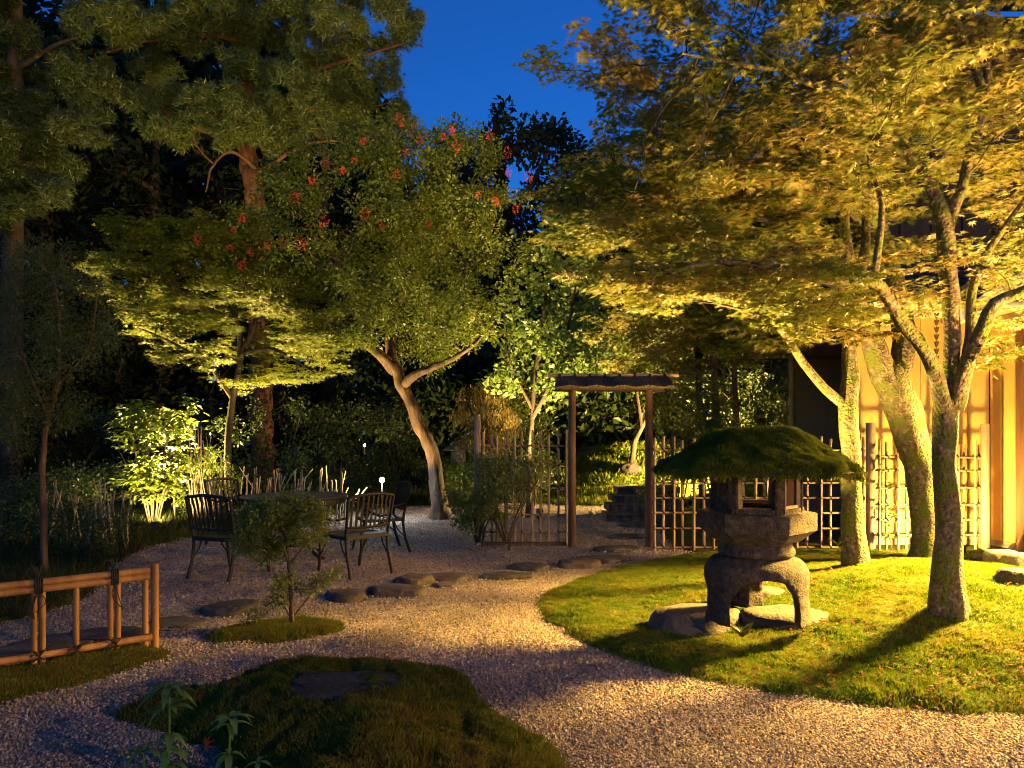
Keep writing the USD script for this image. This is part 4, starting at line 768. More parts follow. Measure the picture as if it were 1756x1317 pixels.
p1 = [p for p in PP([(1090, 60), (1250, -70), (1800, -70), (1900, 300), (1850, 640), (1740, 640), (1690, 560), (1560, 545), (1430, 585), (1300, 600), (1190, 540), (1080, 480), (1060, 380), (1130, 200)], 4.9, 1.1, 48, .50, .06) if not (1640 < p[0] / p[1] * F + CX < 1800 and 455 < HY - (p[2] - H) / p[1] * F < 570)] + [(*P(a, b, c), .5, .45, .06) for a, b, c in ((1690, 120, 5.6), (1740, 200, 5.4), (1600, 80, 5.6), (1750, 330, 5.4), (1680, 300, 5.8), (1560, 180, 5.7), (1720, 420, 5.2), (1640, 180, 6.0), (1760, 60, 5.6), (1540, 60, 5.8))] + [(*P(1700, 615, 4.5), .28, .25, .06), (*P(1480, 545, 4.6), .4, .3, .07), (*P(1340, 560, 4.6), .4, .3, .07)]
tree('maple_tree', 'front maple with a dark low forking trunk, nearest to the camera right of the lantern', 'tree', m1, p1, 1600, 28000, .047, T_MAPLE, 'leaf_maple', 'bark_maple', 101, step=.11, kill=.13, rtip=.0026, rmax=.016, maxcnt=5, spread=.12, mix=MIX, sides=22, rough=.16, jit=.05, single=300)
m2 = [W([(1586, 965, 7.1, .13), (1590, 890, 7.1, .135), (1577, 800, 7.1, .15), (1553, 715, 7.0, .16), (1528, 655, 6.95, .16), (1520, 630, 6.95, .13)]),
      W([(1530, 665, 6.95, .13), (1550, 600, 7.0, .115), (1546, 545, 7.1, .10), (1530, 460, 7.2, .08), (1505, 380, 7.3, .06), (1440, 280, 7.2, .04), (1350, 180, 7.0, .025), (1230, 90, 6.9, .012)]),
      W([(1522, 655, 6.93, .125), (1502, 605, 6.9, .115), (1491, 560, 6.85, .09), (1472, 480, 6.8, .07), (1474, 400, 6.8, .05), (1430, 320, 6.7, .036), (1300, 250, 6.5, .022), (1140, 180, 6.3, .010)]),
      W([(1474, 400, 6.8, .045), (1500, 290, 7.0, .035), (1520, 150, 7.1, .022), (1500, -20, 7.2, .010)]),
      W([(1430, 320, 6.7, .026), (1250, 330, 6.9, .018), (1080, 290, 7.0, .008)])]
p2 = PP([(970, 105), (1040, 30), (1090, -70), (1560, -70), (1570, 300), (1420, 470), (1150, 470), (1065, 430), (1010, 310), (1050, 220), (1030, 160)], 6.9, 1.5, 48, .60, .08) + [(*P(a, b, c), .5, .4, .08) for a, b, c in ((1500, 420, 7.6), (1560, 380, 7.8), (1600, 430, 8.0), (1480, 350, 7.4), (1420, 440, 7.2), (1690, 380, 7.8), (1640, 330, 8.0), (1530, 300, 7.6), (1700, 270, 8.0))] + [(*P(935, 105, 6.6), .25, .3, .06), (*P(1000, 300, 6.9), .4, .4, .1)]
tree('maple_tree', 'middle maple with a thick mossy trunk leaning left in front of the yellow wall', 'tree', m2, p2, 1600, 30000, .054, T_MAPLE, 'leaf_maple', 'bark_maple', 102, step=.14, kill=.16, rtip=.003, rmax=.02, maxcnt=5, spread=.14, mix=[('leaf_maple', .38), ('leaf_maple_green', .62)], sides=22, rough=.16, jit=.05)
m3_ = [W([(1473, 988, 6.3, .115), (1467, 935, 6.3, .098), (1460, 860, 6.3, .085), (1457, 780, 6.3, .078), (1455, 695, 6.3, .084), (1458, 600, 6.3, .066), (1463, 505, 6.3, .064), (1453, 425, 6.3, .058), (1440, 350, 6.3, .045), (1380, 260, 6.2, .03), (1290, 170, 6.1, .012)]),
       W([(1450, 695, 6.3, .046), (1415, 668, 6.2, .04), (1378, 622, 6.1, .036), (1347, 575, 6.0, .028), (1310, 545, 5.9, .018), (1230, 520, 5.8, .008)]),
       W([(1464, 520, 6.3, .05), (1483, 430, 6.4, .042), (1492, 340, 6.5, .03), (1540, 220, 6.6, .012)]),
       W([(1453, 425, 6.3, .035), (1380, 400, 6.1, .026), (1270, 370, 5.9, .018), (1130, 370, 5.8, .008)])]
p3 = PP([(970, 350), (1090, 260), (1450, 240), (1500, 400), (1480, 500), (1380, 545), (1200, 575), (1060, 520), (985, 460)], 6.2, 1.1, 42, .5, .07)
tree('maple_tree', 'left maple with a pale upright trunk just behind the stone lantern', 'tree', m3_, p3, 1100, 25000, .046, T_MAPLE, 'leaf_maple', 'bark_maple', 103, step=.12, kill=.14, rtip=.0028, rmax=.016, maxcnt=5, spread=.12, mix=[('leaf_maple', .5), ('leaf_maple_green', .5)], sides=20, rough=.16, jit=.04)

# ------------------------------------------------------------------ crape myrtle, with its flower clusters as parts
cm = [W([(754, 897, 12.4, .16), (750, 840, 12.4, .13), (738, 770, 12.4, .118), (714, 715, 12.4, .112), (690, 662, 12.4, .105), (677, 625, 12.4, .10)]),
      W([(678, 636, 12.4, .10), (640, 598, 12.2, .085), (600, 576, 12.0, .075), (570, 560, 11.9, .06), (500, 535, 11.7, .045), (420, 490, 11.5, .02)]),
      W([(640, 598, 12.2, .07), (622, 550, 12.1, .06), (608, 515, 12.0, .05), (585, 460, 11.9, .04), (530, 390, 11.8, .02), (500, 320, 11.8, .012)]),
      W([(674, 625, 12.4, .10), (670, 575, 12.5, .085), (682, 520, 12.6, .075), (702, 480, 12.6, .065), (694, 430, 12.6, .05), (668, 375, 12.7, .036), (640, 290, 12.7, .018)]),
      W([(700, 475, 12.6, .055), (736, 445, 12.5, .05), (762, 415, 12.5, .042), (766, 385, 12.5, .036), (805, 320, 12.6, .02), (850, 270, 12.6, .01)]),
      W([(692, 660, 12.35, .085), (716, 640, 12.2, .07), (746, 628, 12.1, .06), (795, 603, 12.0, .04), (845, 560, 12.0, .02)]),
      W([(694, 430, 12.6, .035), (720, 360, 12.3, .025), (740, 280, 12.2, .012)])]
pc = PP([(380, 400), (470, 300), (540, 240), (640, 215), (720, 205), (790, 225), (870, 250), (905, 310), (870, 360), (880, 430), (820, 500), (860, 560), (790, 620), (640, 590), (540, 580), (430, 500), (360, 430), (420, 370)], 12.2, 1.7, 120, .46, .22)
root, nodes, cnt, n0, rg2 = tree('crape_myrtle', 'old crape myrtle with a twisting leaning trunk and red flower clusters beside the gravel court', 'tree', cm, pc, 2800, 52000, .074, T_OVAL, 'leaf_crape', 'bark_smooth', 104, step=.17, kill=.2, rtip=.004, rmax=.03, style='any', spread=.16, maxcnt=4, sides=22, rough=.2, jit=.10, flare=.45)
fl = [(623, 242), (697, 262), (655, 388), (415, 375), (400, 395), (518, 418), (383, 405), (340, 408), (395, 425), (430, 432), (550, 233), (685, 205), (760, 235), (783, 250), (720, 240), (840, 232), (872, 297), (907, 305), (735, 385), (820, 335), (850, 345), (885, 358), (560, 280), (588, 292), (535, 310), (508, 340), (485, 415), (460, 420), (415, 455), (330, 525), (345, 532), (870, 262), (608, 275), (775, 225), (705, 225), (555, 380), (625, 365), (680, 300)]
for k, (px, py) in enumerate(fl):
    c0 = P(px, py, 12.2); ray = unit(c0 - A(0, 0, H)); rel = nodes - A(0, 0, H); al = rel @ ray; off = np.linalg.norm(rel - al[:, None] * ray, axis=1); hit = np.where(off < .35)[0]; c = A(0, 0, H) + ray * ((np.quantile(al[hit], .06) if len(hit) else np.linalg.norm(c0 - A(0, 0, H))) - .25); n = int(rg2.integers(35, 90)); d = unit(rg2.normal(size=(n, 3))); s = .035 + .045 * rg2.random(); pos = c + d * A(s, s, s * 1.45) * rg2.random((n, 1)) ** .4
    v, f = leaves(pos, d + rg2.normal(0, .5, (n, 3)), rg2.normal(size=(n, 3)), rg2.uniform(.018, .034, n), T_OVAL6); near = nodes[np.linalg.norm(nodes - c, axis=1).argmin()]; b = MB(); b.add(v, f); obj('flower_cluster', b.out, 'flower_dark' if k % 4 == 2 else 'flower_red', root)

# ------------------------------------------------------------------ other trees
lm = [W([(393, 910, 12.3, .065), (391, 770, 12.2, .06), (398, 690, 12.1, .055), (412, 610, 12.0, .05), (405, 548, 11.9, .045), (375, 490, 11.8, .03), (330, 420, 11.7, .015)]),
      W([(411, 612, 12.0, .05), (438, 555, 11.9, .04), (440, 500, 11.8, .028), (460, 430, 11.8, .015)]), W([(400, 685, 12.1, .045), (360, 630, 11.9, .035), (300, 590, 11.7, .022), (230, 560, 11.5, .012)]), W([(405, 548, 11.9, .03), (340, 520, 11.6, .022), (270, 470, 11.4, .014), (210, 440, 11.3, .008)]), W([(412, 606, 12, .04), (470, 600, 11.8, .03), (540, 640, 11.7, .012)])]
tree('maple_tree', 'lime yellow maple lit from below, behind the lit shrub on the left', 'tree', lm, PP([(183, 430), (215, 380), (300, 345), (360, 370), (430, 400), (520, 450), (570, 540), (560, 640), (480, 680), (350, 650), (270, 610), (225, 550), (190, 510)], 11.8, 1.3, 70, .5, .13), 1800, 42000, .06, T_MAPLE5, 'leaf_lime', 'bark_dark', 105, step=.14, kill=.16, rtip=.0035, rmax=.02, maxcnt=5, spread=.15)
ft = [W([(905, 884, 12.6, .045), (910, 760, 12.6, .04), (918, 640, 12.6, .034), (935, 520, 12.6, .03), (940, 420, 12.6, .012)]), W([(912, 720, 12.6, .04), (960, 620, 12.4, .03), (985, 500, 12.4, .02), (1000, 400, 12.4, .01)]), W([(912, 700, 12.6, .035), (875, 620, 12.5, .022), (865, 520, 12.5, .012)]), W([(960, 620, 12.4, .025), (1020, 580, 12.3, .015), (1050, 540, 12.3, .008)])]
tree('fan_leaved_tree', 'young upright tree with pale fan shaped leaves left of the gate roof', 'tree', ft, PP([(865, 520), (915, 440), (935, 395), (1005, 385), (1020, 470), (1060, 560), (1040, 660), (940, 680), (845, 655), (850, 580)], 12.5, .8, 60, .30, .35), 900, 5200, .088, T_FAN, 'leaf_fan', 'bark_dark', 106, step=.15, kill=.18, rtip=.004, style='up', spread=.14, maxcnt=6)
sh = tree('small_tree', 'slim young tree with a bare stem and loose dark crown at the left picture edge', 'tree', [W([(78, 1000, 7.2, .036), (75, 900, 7.2, .034), (72, 800, 7.2, .032), (78, 735, 7.2, .028), (98, 650, 7.2, .026), (102, 560, 7.2, .018), (92, 470, 7.2, .008)]), W([(82, 720, 7.2, .018), (50, 640, 7.1, .014), (20, 560, 7.0, .008)]), W([(98, 660, 7.2, .016), (150, 600, 7.2, .012), (165, 520, 7.2, .007)])],
          PP([(-40, 520), (30, 430), (100, 400), (160, 440), (195, 540), (190, 640), (150, 700), (60, 745), (-40, 740)], 7.2, .7, 46, .26, .18), 900, 16000, .055, T_NARROW, 'leaf_dark', 'bark_smooth', 107, step=.10, kill=.12, rtip=.0022, rmax=.008, style='any', spread=.13, maxcnt=5)
rp_ = [W([(452, 885, 17, .27), (446, 600, 17, .25), (436, 340, 17, .225), (424, 255, 17, .20), (428, 120, 17, .17), (425, 0, 17, .14), (420, -140, 17, .08)]), W([(428, 250, 17, .08), (330, 215, 16.5, .06), (240, 170, 16, .03)]), W([(428, 150, 17, .08), (540, 120, 16.6, .06), (690, 75, 16.3, .025)]), W([(427, 70, 17, .07), (300, 60, 16.3, .05), (180, 90, 15.8, .025)]), W([(436, 300, 17, .06), (520, 250, 16.4, .04), (600, 240, 16, .02)]), W([(426, 20, 17, .06), (560, -20, 16.8, .04), (650, -40, 16.8, .02)]), W([(430, 200, 17, .05), (500, 190, 17.6, .035), (640, 180, 17.8, .02)]),
       W([(438, 290, 16.9, .05), (398, 262, 16.3, .035), (365, 280, 16.0, .03), (352, 328, 15.9, .016)]), W([(365, 280, 16.0, .026), (335, 245, 15.8, .018), (330, 225, 15.7, .01)])]
tree('pine_tree', 'tall red barked pine with layered needle clouds towering behind the garden table', 'tree', rp_, PP([(120, 60), (190, -60), (420, -90), (650, -70), (715, 60), (650, 150), (690, 200), (640, 250), (560, 290), (470, 240), (330, 245), (235, 225), (215, 160), (150, 150)], 16.6, 2.2, 62, .55, .16) + [(*P(a, b, c), .7, .5, .22) for a, b, c in ((430, 110, 16.2), (415, 215, 16.3), (445, 30, 16.2), (400, 160, 16.0), (460, 170, 16.2), (440, -20, 16.2))], 2100, 23000, .17, T_PINE, 'needle', 'bark_red', 108, step=.26, kill=.3, rtip=.007, rmax=.05, style='up', spread=.2, maxcnt=5, sides=16, rough=.14, jit=.15)
tree('pine_tree', 'darker pine rising at the left picture edge beside the red pine', 'tree', [W([(20, 900, 15, .22), (22, 500, 15, .2), (24, 250, 15, .17), (28, 0, 15, .12), (30, -140, 15, .06)]), W([(24, 260, 15, .06), (80, 230, 14.6, .04), (150, 200, 14.3, .02)]), W([(25, 120, 15, .06), (90, 80, 14.6, .04), (140, 60, 14.4, .02)]), W([(23, 330, 15, .05), (70, 310, 14.7, .03), (120, 320, 14.5, .015)])],
     PP([(-80, -80), (110, -80), (135, 60), (165, 180), (160, 290), (100, 350), (-80, 380)], 14.8, 1.8, 46, .5, .16) + [(*P(a, b, c), .6, .5, .25) for a, b, c in ((20, 170, 14.4), (30, 60, 14.4), (20, 300, 14.5), (40, 360, 14.4))], 1300, 15000, .16, T_PINE, 'needle_dark', 'bark_dark', 109, step=.24, kill=.28, rtip=.006, rmax=.04, style='up', spread=.18, maxcnt=5)
bt = [W([(865, 760, 26, .4), (862, 500, 26, .34), (858, 330, 26, .25), (850, 200, 26, .1)]), W([(860, 420, 26, .15), (780, 300, 25.5, .08), (760, 250, 25.5, .04)]), W([(860, 400, 26, .15), (930, 280, 26, .08), (950, 200, 26, .04)])]
tree('broadleaf_tree', 'black silhouetted broadleaf tree against the blue sky in the centre', 'tree', bt, PP([(705, 330), (745, 255), (795, 195), (835, 170), (900, 180), (940, 175), (1000, 225), (1060, 250), (1070, 480), (900, 560), (720, 520)], 26, 3, 80, .8, .5), 1500, 22000, .25, T_OVAL, 'leaf_unlit', 'bark_dark', 110, step=.4, kill=.45, rtip=.012, style='any', spread=.45, maxcnt=5)
def dark_tree(px, top, Y, w, label, seed, m='leaf_unlit', n=7000, bot=820, sz=.3, trunkm='bark_dark', r=.3):
    g = np.random.default_rng(seed); l = [W([(px, 890, Y, r), (px + 6, 600, Y, r * .85), (px - 4, (600 + top) / 2, Y, r * .6), (px, top + 30, Y, r * .2)])]
    for k in range(6):
        s = (-1) ** k; y = 650 - k * (600 - top) / 7; l.append(W([(px, y, Y, r * .35), (px + s * w * .5, y - 50, Y + g.normal(0, .8), r * .2), (px + s * w * .9, y - 70, Y + g.normal(0, 1.2), r * .08)]))
    poly = [(px - w, bot - 160), (px - w * .95, (top + bot) / 2 - 60), (px - w * .55, top + 80), (px, top), (px + w * .55, top + 70), (px + w, (top + bot) / 2 - 60), (px + w, bot - 140), (px, bot)]
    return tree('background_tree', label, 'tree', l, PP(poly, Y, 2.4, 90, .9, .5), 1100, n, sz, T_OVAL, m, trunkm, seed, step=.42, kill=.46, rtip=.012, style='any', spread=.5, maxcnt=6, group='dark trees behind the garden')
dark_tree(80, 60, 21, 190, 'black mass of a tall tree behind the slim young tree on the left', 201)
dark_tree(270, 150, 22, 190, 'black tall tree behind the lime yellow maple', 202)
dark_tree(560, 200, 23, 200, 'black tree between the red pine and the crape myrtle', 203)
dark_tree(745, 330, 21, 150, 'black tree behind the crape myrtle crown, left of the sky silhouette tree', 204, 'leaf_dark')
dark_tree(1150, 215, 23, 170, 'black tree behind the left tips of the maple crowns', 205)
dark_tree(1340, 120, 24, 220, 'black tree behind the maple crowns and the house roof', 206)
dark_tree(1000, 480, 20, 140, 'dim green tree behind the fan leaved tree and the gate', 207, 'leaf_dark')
dark_tree(-140, 100, 18, 170, 'black tree outside the left picture edge', 208)
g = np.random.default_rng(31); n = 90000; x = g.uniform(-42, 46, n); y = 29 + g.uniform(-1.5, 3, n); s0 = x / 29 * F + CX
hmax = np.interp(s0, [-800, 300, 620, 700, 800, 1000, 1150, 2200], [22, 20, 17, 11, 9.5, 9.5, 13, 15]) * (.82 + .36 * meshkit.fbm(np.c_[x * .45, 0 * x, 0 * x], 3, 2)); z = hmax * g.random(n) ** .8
v, f = leaves(np.c_[x, y, z], g.normal(size=(n, 3)), g.normal(0, .6, (n, 3)) + A(0, -1, .3), g.uniform(.5, .95, n), T_OVAL); obj('distant_wood', (v, f), 'leaf_unlit', kind='stuff', label='black mass of woodland closing off the garden behind all trees', cat='woodland')
# slender trees behind the fence on the right
for px, top, Y, r, lab, sd, poly, lf in [(1228, 420, 11.6, .075, 'slender brown trunked tree behind the fence, between gate and house', 301, [(1060, 520), (1150, 450), (1290, 440), (1330, 540), (1300, 620), (1180, 640), (1080, 620)], 'leaf_maple'),
                                     (1262, 470, 11.2, .055, 'slender pale trunked tree behind the fence, nearest the house', 302, [(1200, 520), (1280, 470), (1360, 520), (1350, 600), (1260, 620)], 'leaf_maple_green'),
                                     (1200, 400, 12.4, .07, 'thin leaning tree behind the right gate post', 303, [(1010, 560), (1090, 500), (1200, 500), (1230, 590), (1180, 660), (1060, 660)], 'leaf_maple')]:
    b0 = px + 4; tree('slender_tree', lab, 'tree', [W([(b0 + 3, 915, Y, r), (px, 720, Y, r * .85), (px - 6, 560, Y, r * .7), (px - 20, top, Y, r * .3)]), W([(px - 4, 590, Y, r * .5), (px - 60, 520, Y - .3, r * .3), (px - 120, 480, Y - .5, r * .15)]), W([(px - 6, 560, Y, r * .5), (px + 40, 490, Y - .2, r * .3), (px + 60, 450, Y - .2, r * .15)])],
         PP(poly, Y, .9, 40, .42, .14), 700, 9000, .065, T_MAPLE5, lf, 'bark_smooth', sd, step=.15, kill=.17, rtip=.0035, rmax=.02, maxcnt=5, spread=.15, group='slender trees behind the fence')
tree('leaning_tree', 'bent pale stemmed tree on the moss hill beside the right gate post', 'tree', [W([(1082, 800, 16.3, .07), (1088, 760, 16.3, .06), (1108, 715, 16.2, .05), (1122, 640, 16.2, .035), (1135, 560, 16.2, .02)]), W([(1100, 735, 16.2, .05), (1090, 660, 16.3, .035), (1075, 580, 16.4, .015)])], PP([(1010, 560), (1090, 520), (1190, 560), (1170, 650), (1040, 680)], 16.2, 1, 30, .5, .2), 500, 5000, .08, T_OVAL, 'leaf_crape', 'bark_dark', 304, step=.2, kill=.23, style='any', spread=.2, maxcnt=5)
tree('weeping_maple', 'small weeping maple with orange brown threadlike foliage left of the fence', 'tree', [W([(822, 900, 13.4, .05), (818, 800, 13.4, .045), (826, 720, 13.4, .04), (822, 665, 13.4, .02)]), W([(824, 730, 13.4, .025), (795, 690, 13.3, .015), (785, 700, 13.2, .008)]), W([(825, 700, 13.4, .025), (855, 680, 13.3, .015), (872, 710, 13.2, .008)])], PP([(780, 700), (795, 660), (830, 648), (868, 670), (885, 730), (860, 770), (800, 770), (775, 740)], 13.3, .5, 30, .22, .2), 500, 4200, .10, T_NARROW, 'leaf_orange', 'bark_dark', 305, step=.1, kill=.12, style='any', droop=2.2, spread=.12, maxcnt=6)

# ------------------------------------------------------------------ shrubs
def shrub(name, label, px, base, Y, w, h, leafm, seed, n_leaf=2500, size=.05, tpl=T_OVAL, barkm='twig', style='any', n_attr=420, group=None, stems=6, rr=.014, step=.09, cat='shrub', low=.25, spread=.08):
    g = np.random.default_rng(seed); b = P(px, base, Y); b[2] = max(0.0, min(b[2], .3)); l = []
    for k in range(stems):
        a = 2 * math.pi * k / stems + g.normal(0, .4); r = w * g.uniform(.15, .34); l.append(np.array([(*(b + A(math.cos(a), math.sin(a), 0) * .03), rr), (*(b + A(math.cos(a) * r * .4, math.sin(a) * r * .4, h * .28)), rr * .8), (*(b + A(math.cos(a) * r, math.sin(a) * r, h * g.uniform(.5, .8))), rr * .4)]))
    pads = [(b[0] + g.normal(0, w * .2), b[1] + g.normal(0, w * .17), b[2] + h * g.uniform(low, .92), w * g.uniform(.12, .26), w * g.uniform(.12, .24), h * g.uniform(.07, .16)) for _ in range(26)]
    return tree(name, label, cat, l, pads, n_attr, n_leaf, size, tpl, leafm, barkm, seed, step=step, kill=step * 1.15, rtip=.0022, rmax=rr * .7, style=style, spread=spread, maxcnt=5, group=group, flare=0, sides=7)
shrub('azalea', 'loose azalea growing in front of the bamboo fence left of the gate', 868, 928, 9.12, 1.5, 1.2, 'leaf_azalea', 401, 2500, .05, T_OVAL6, low=.45, stems=7)
shrub('azalea', 'lower bushy part of shrubbery left of the fence post, beside the crape myrtle foot', 820, 930, 9.2, .8, .75, 'leaf_azalea', 402, 2800, .046, T_OVAL6)
shrub('leafy_shrub', 'brightly lit shrub with large pointed leaves and a spotlight at its foot', 262, 905, 11.3, 1.6, 2.15, 'leaf_shrub', 403, 2600, .125, T_OVAL6, 'bark_pale', 'flat', stems=9, spread=.14, step=.12)
shrub('leafy_shrub', 'right half of the lit shrubbery with fine leaves and bare pale stems', 345, 900, 11.5, 1.1, 1.35, 'leaf_shrub', 404, 1900, .06, T_OVAL6, 'bark_pale', stems=8, step=.11)
b0 = P(355, 900, 11.2); b0[2] = .02; rt = thing('bare_stems', 'bundle of pale bare upright stems in the right half of the lit shrubbery', 'plant', b0); g = np.random.default_rng(9)
for k in range(16):
    o = A(g.normal(0, .30), g.normal(0, .15), 0); tp_ = o * 1.35 + A(g.normal(0, .12), 0, g.uniform(1.0, 1.75)); b = MB(); s = smoothpath([(*(b0 + o), .012), (*(b0 + (o + tp_) / 2 + A(g.normal(0, .05), 0, 0)), .010), (*(b0 + tp_), .005)], .1); b.tube(s[:, :3], s[:, 3], 5); obj('stem', b.out, 'dead_stem', rt, smooth=60)
for i, (px, lab) in enumerate([(420, 'cut back dead stems behind the left chair'), (455, 'cut forked stems just left of the table, in the dark'), (505, 'thin cut stems behind the middle of the table'), (545, 'taller cut stake and stems behind the table, right of the middle'), (590, 'few crooked thin stems behind the table right end'), (95, 'grey dead stems beside the slim young tree on the left'), (150, 'tangle of dry stems in the dark bed left of the lit shrub'), (205, 'sparse dry stems just left of the lit shrub')]):
    b0 = P(px, 905, 11.6 if px > 300 else 9.0); b0[2] = .03; rt = thing('pruned_stems', lab, 'plant', b0, group='pruned dead stems in the dark bed'); g = np.random.default_rng(60 + i)
    for k in range(7):
        o = A(g.normal(0, .16), g.normal(0, .1), 0); hh = g.uniform(.45, .95); tp_ = o + A(g.normal(0, .08), 0, hh); b = MB(); s = smoothpath([(*(b0 + o), .014), (*(b0 + (o + tp_) / 2 + A(g.normal(0, .03), 0, 0)), .012), (*(b0 + tp_), .010)], .08); b.tube(s[:, :3], s[:, 3], 5)
        for j in range(g.integers(0, 3)): b.tube([b0 + o + (tp_ - o) * .6, b0 + tp_ + A(g.normal(0, .1), 0, .03)], [.009, .006], 4)
        obj('stem', b.out, 'dead_stem', rt, smooth=60)
for i, (px, base, Y, w, h, lf, n, sz, lab) in enumerate([
    (60, 905, 10.5, 1.6, .8, 'leaf_dark', 2200, .06, 'low dark shrub at the left edge behind the slim tree'), (165, 900, 12.4, 1.6, 1.0, 'leaf_dark', 2200, .06, 'low dark shrub left of the lit shrub'), (30, 930, 8.6, 1.3, .5, 'leaf_dark', 1600, .05, 'low dark ground shrub left of the slim trunk'), (150, 950, 8.2, .9, .45, 'leaf_dark', 1300, .05, 'low dark ground shrub right of the slim trunk'),
    (470, 880, 14.5, 2.6, 2.4, 'leaf_dark', 4500, .08, 'dark shrub behind the table, below the lime maple'), (585, 875, 15.0, 2.6, 2.3, 'leaf_dark', 4500, .08, 'dark shrub behind the right rear chair'), (690, 868, 15.5, 2.4, 2.3, 'leaf_dark', 4500, .08, 'dark shrub behind the crape myrtle trunk'),
    (250, 880, 15.5, 2.6, 2.2, 'leaf_dark', 4000, .08, 'dark shrub behind the lit shrub'), (120, 880, 16, 2.8, 2.4, 'leaf_unlit', 3500, .09, 'black shrub far left behind the dead stems'), (-30, 880, 15, 2.6, 2.6, 'leaf_unlit', 3500, .09, 'black shrub at the left picture edge'),
    (915, 872, 14.6, 1.3, 2.1, 'leaf_dark', 3800, .06, 'rounded black green shrub left of the gate opening'), (880, 870, 15.2, 2.0, 2.6, 'leaf_crape', 3600, .08, 'green shrub behind the bamboo fence, under the fan leaved tree'), (1020, 775, 19.6, 2.6, 2.3, 'leaf_crape', 4200, .09, 'green shrub on top of the moss hill seen through the gate'), (1120, 770, 19.8, 2.8, 2.6, 'leaf_crape', 4200, .09, 'green shrub on the hill behind the right gate post'),
    (1165, 880, 10.6, 1.3, 2.25, 'leaf_azalea', 5200, .055, 'lit yellow green shrub behind the fence right of the gate'), (1225, 880, 10.9, 1.2, 2.1, 'leaf_azalea', 4600, .055, 'lit yellow green shrub behind the fence and the lantern roof'), (1325, 860, 13.6, 1.8, 2.6, 'leaf_crape', 4200, .06, 'dim shrub beside the shaded house wing'), (1290, 850, 15.2, 2.2, 3.0, 'leaf_dark', 4200, .08, 'dark shrub between the slender trees and the shaded house wing'),
    (778, 866, 14.1, 1.3, .85, 'leaf_crape', 2400, .06, 'low green shrub in front of the little stone lantern far back')]):
    shrub('shrub', lab, px, base, Y, w, h, lf, 420 + i, n, sz, stems=6, n_attr=360, step=.16 if w > 1.5 else .1, low=.12, spread=.16 if w > 1.5 else .09)
# little tree on the moss island
it = [W([(501, 1072, 5.36, .020), (499, 1010, 5.36, .017), (493, 960, 5.36, .015), (487, 920, 5.34, .012), (470, 880, 5.3, .008), (450, 860, 5.25, .004)]), W([(493, 960, 5.36, .011), (480, 930, 5.3, .009), (440, 905, 5.25, .005)]), W([(488, 925, 5.35, .010), (510, 890, 5.4, .007), (530, 872, 5.45, .004)]), W([(495, 970, 5.36, .010), (520, 940, 5.4, .007), (548, 915, 5.45, .004)]), W([(500, 1062, 5.36, .009), (480, 1030, 5.3, .007), (455, 1040, 5.25, .004)]), W([(500, 1062, 5.36, .009), (525, 1030, 5.4, .007), (545, 1010, 5.45, .004)])]
ip = PP([(405, 930), (420, 885), (455, 855), (500, 848), (545, 868), (565, 905), (550, 945), (500, 940), (440, 955)], 5.35, .32, 30, .12, .07) + [(*P(478, 1000, 5.3), .10, .1, .09), (*P(520, 995, 5.4), .12, .1, .07), (*P(470, 1030, 5.3), .10, .1, .06), (*P(430, 1062, 5.25), .10, .06, .04), (*P(540, 1010, 5.4), .12, .1, .06), (*P(570, 985, 5.4), .10, .1, .06)]
tree('small_shrub', 'little olive leaved shrub with twiggy stem on the oval moss island', 'shrub', it, ip, 620, 9500, .032, T_OVAL6, 'leaf_azalea', 'bark_dark', 450, step=.05, kill=.06, rtip=.0014, rmax=.006, style='any', spread=.05, maxcnt=5, flare=.4, sides=10)
# seedlings in the foreground: every leaf is a part
def lance(base, d, up, L, Wd, droop, fold=.25):
    n = 9; t = np.linspace(0, 1, n); d = unit(d); s = unit(np.cross(d, up)); u = np.cross(s, d); cen = base + d * (L * t)[:, None] * (1 - .25 * droop * t[:, None]) - u * (droop * L * .55 * t ** 2)[:, None]; wd = Wd * np.sin(np.pi * t ** .75) ** .9 * .5 + .0008
    v = np.stack([cen - s * wd[:, None] + u * (fold * wd)[:, None], cen, cen + s * wd[:, None] + u * (fold * wd)[:, None]], 1).reshape(-1, 3); f = []
    for k in range(n - 1):
        for j in (0, 1): a = 3 * k + j; f.append((a, a + 1, a + 4, a + 3))
    return v, np.array(f)
def seedling(label, px, Y, h, whorls, L, seed, lean=0.0):
    g = np.random.default_rng(seed); b0 = P(px, 1000, Y); b0[2] = 0.0; rt = thing('seedling', label, 'plant', b0, group='young plants at the lower left'); s = smoothpath([(*b0, .006), (*(b0 + A(lean * .4, .01, h * .5)), .005), (*(b0 + A(lean, 0, h)), .0035)], .03, .01, seed); b = MB(); b.tube(s[:, :3], s[:, 3], 7); obj('stem', b.out, 'leaf_seedling', rt, smooth=60)
    for z, n, sc in whorls:
        c = s[int((len(s) - 1) * z), :3]
        for k in range(n):
            a = 2 * math.pi * k / n + g.normal(0, .25) + z * 9; el = g.uniform(.1, .7) if z > .8 else g.uniform(-.1, .45); d = A(math.cos(a) * math.cos(el), math.sin(a) * math.cos(el), math.sin(el)); l = L * sc * g.uniform(.75, 1.15); obj('leaf', lance(c, d, A(0, 0, 1), l, l * .27, g.uniform(.7, 1.7)), 'leaf_seedling', rt, smooth=True)
seedling('taller seedling with whorls of drooping lance shaped leaves at the lower left', 287, 2.98, .43, [(1, 6, .85), (.93, 7, 1), (.82, 6, .9), (.55, 5, .75), (.42, 6, .9), (.25, 6, .8), (.12, 5, .8)], .135, 1, .01)
seedling('shorter seedling with one flat rosette of leaves, right of the taller one', 388, 2.95, .30, [(1, 7, .95), (.93, 4, .8), (.5, 6, .85), (.3, 5, .8), (.1, 4, .8)], .125, 2, .02)
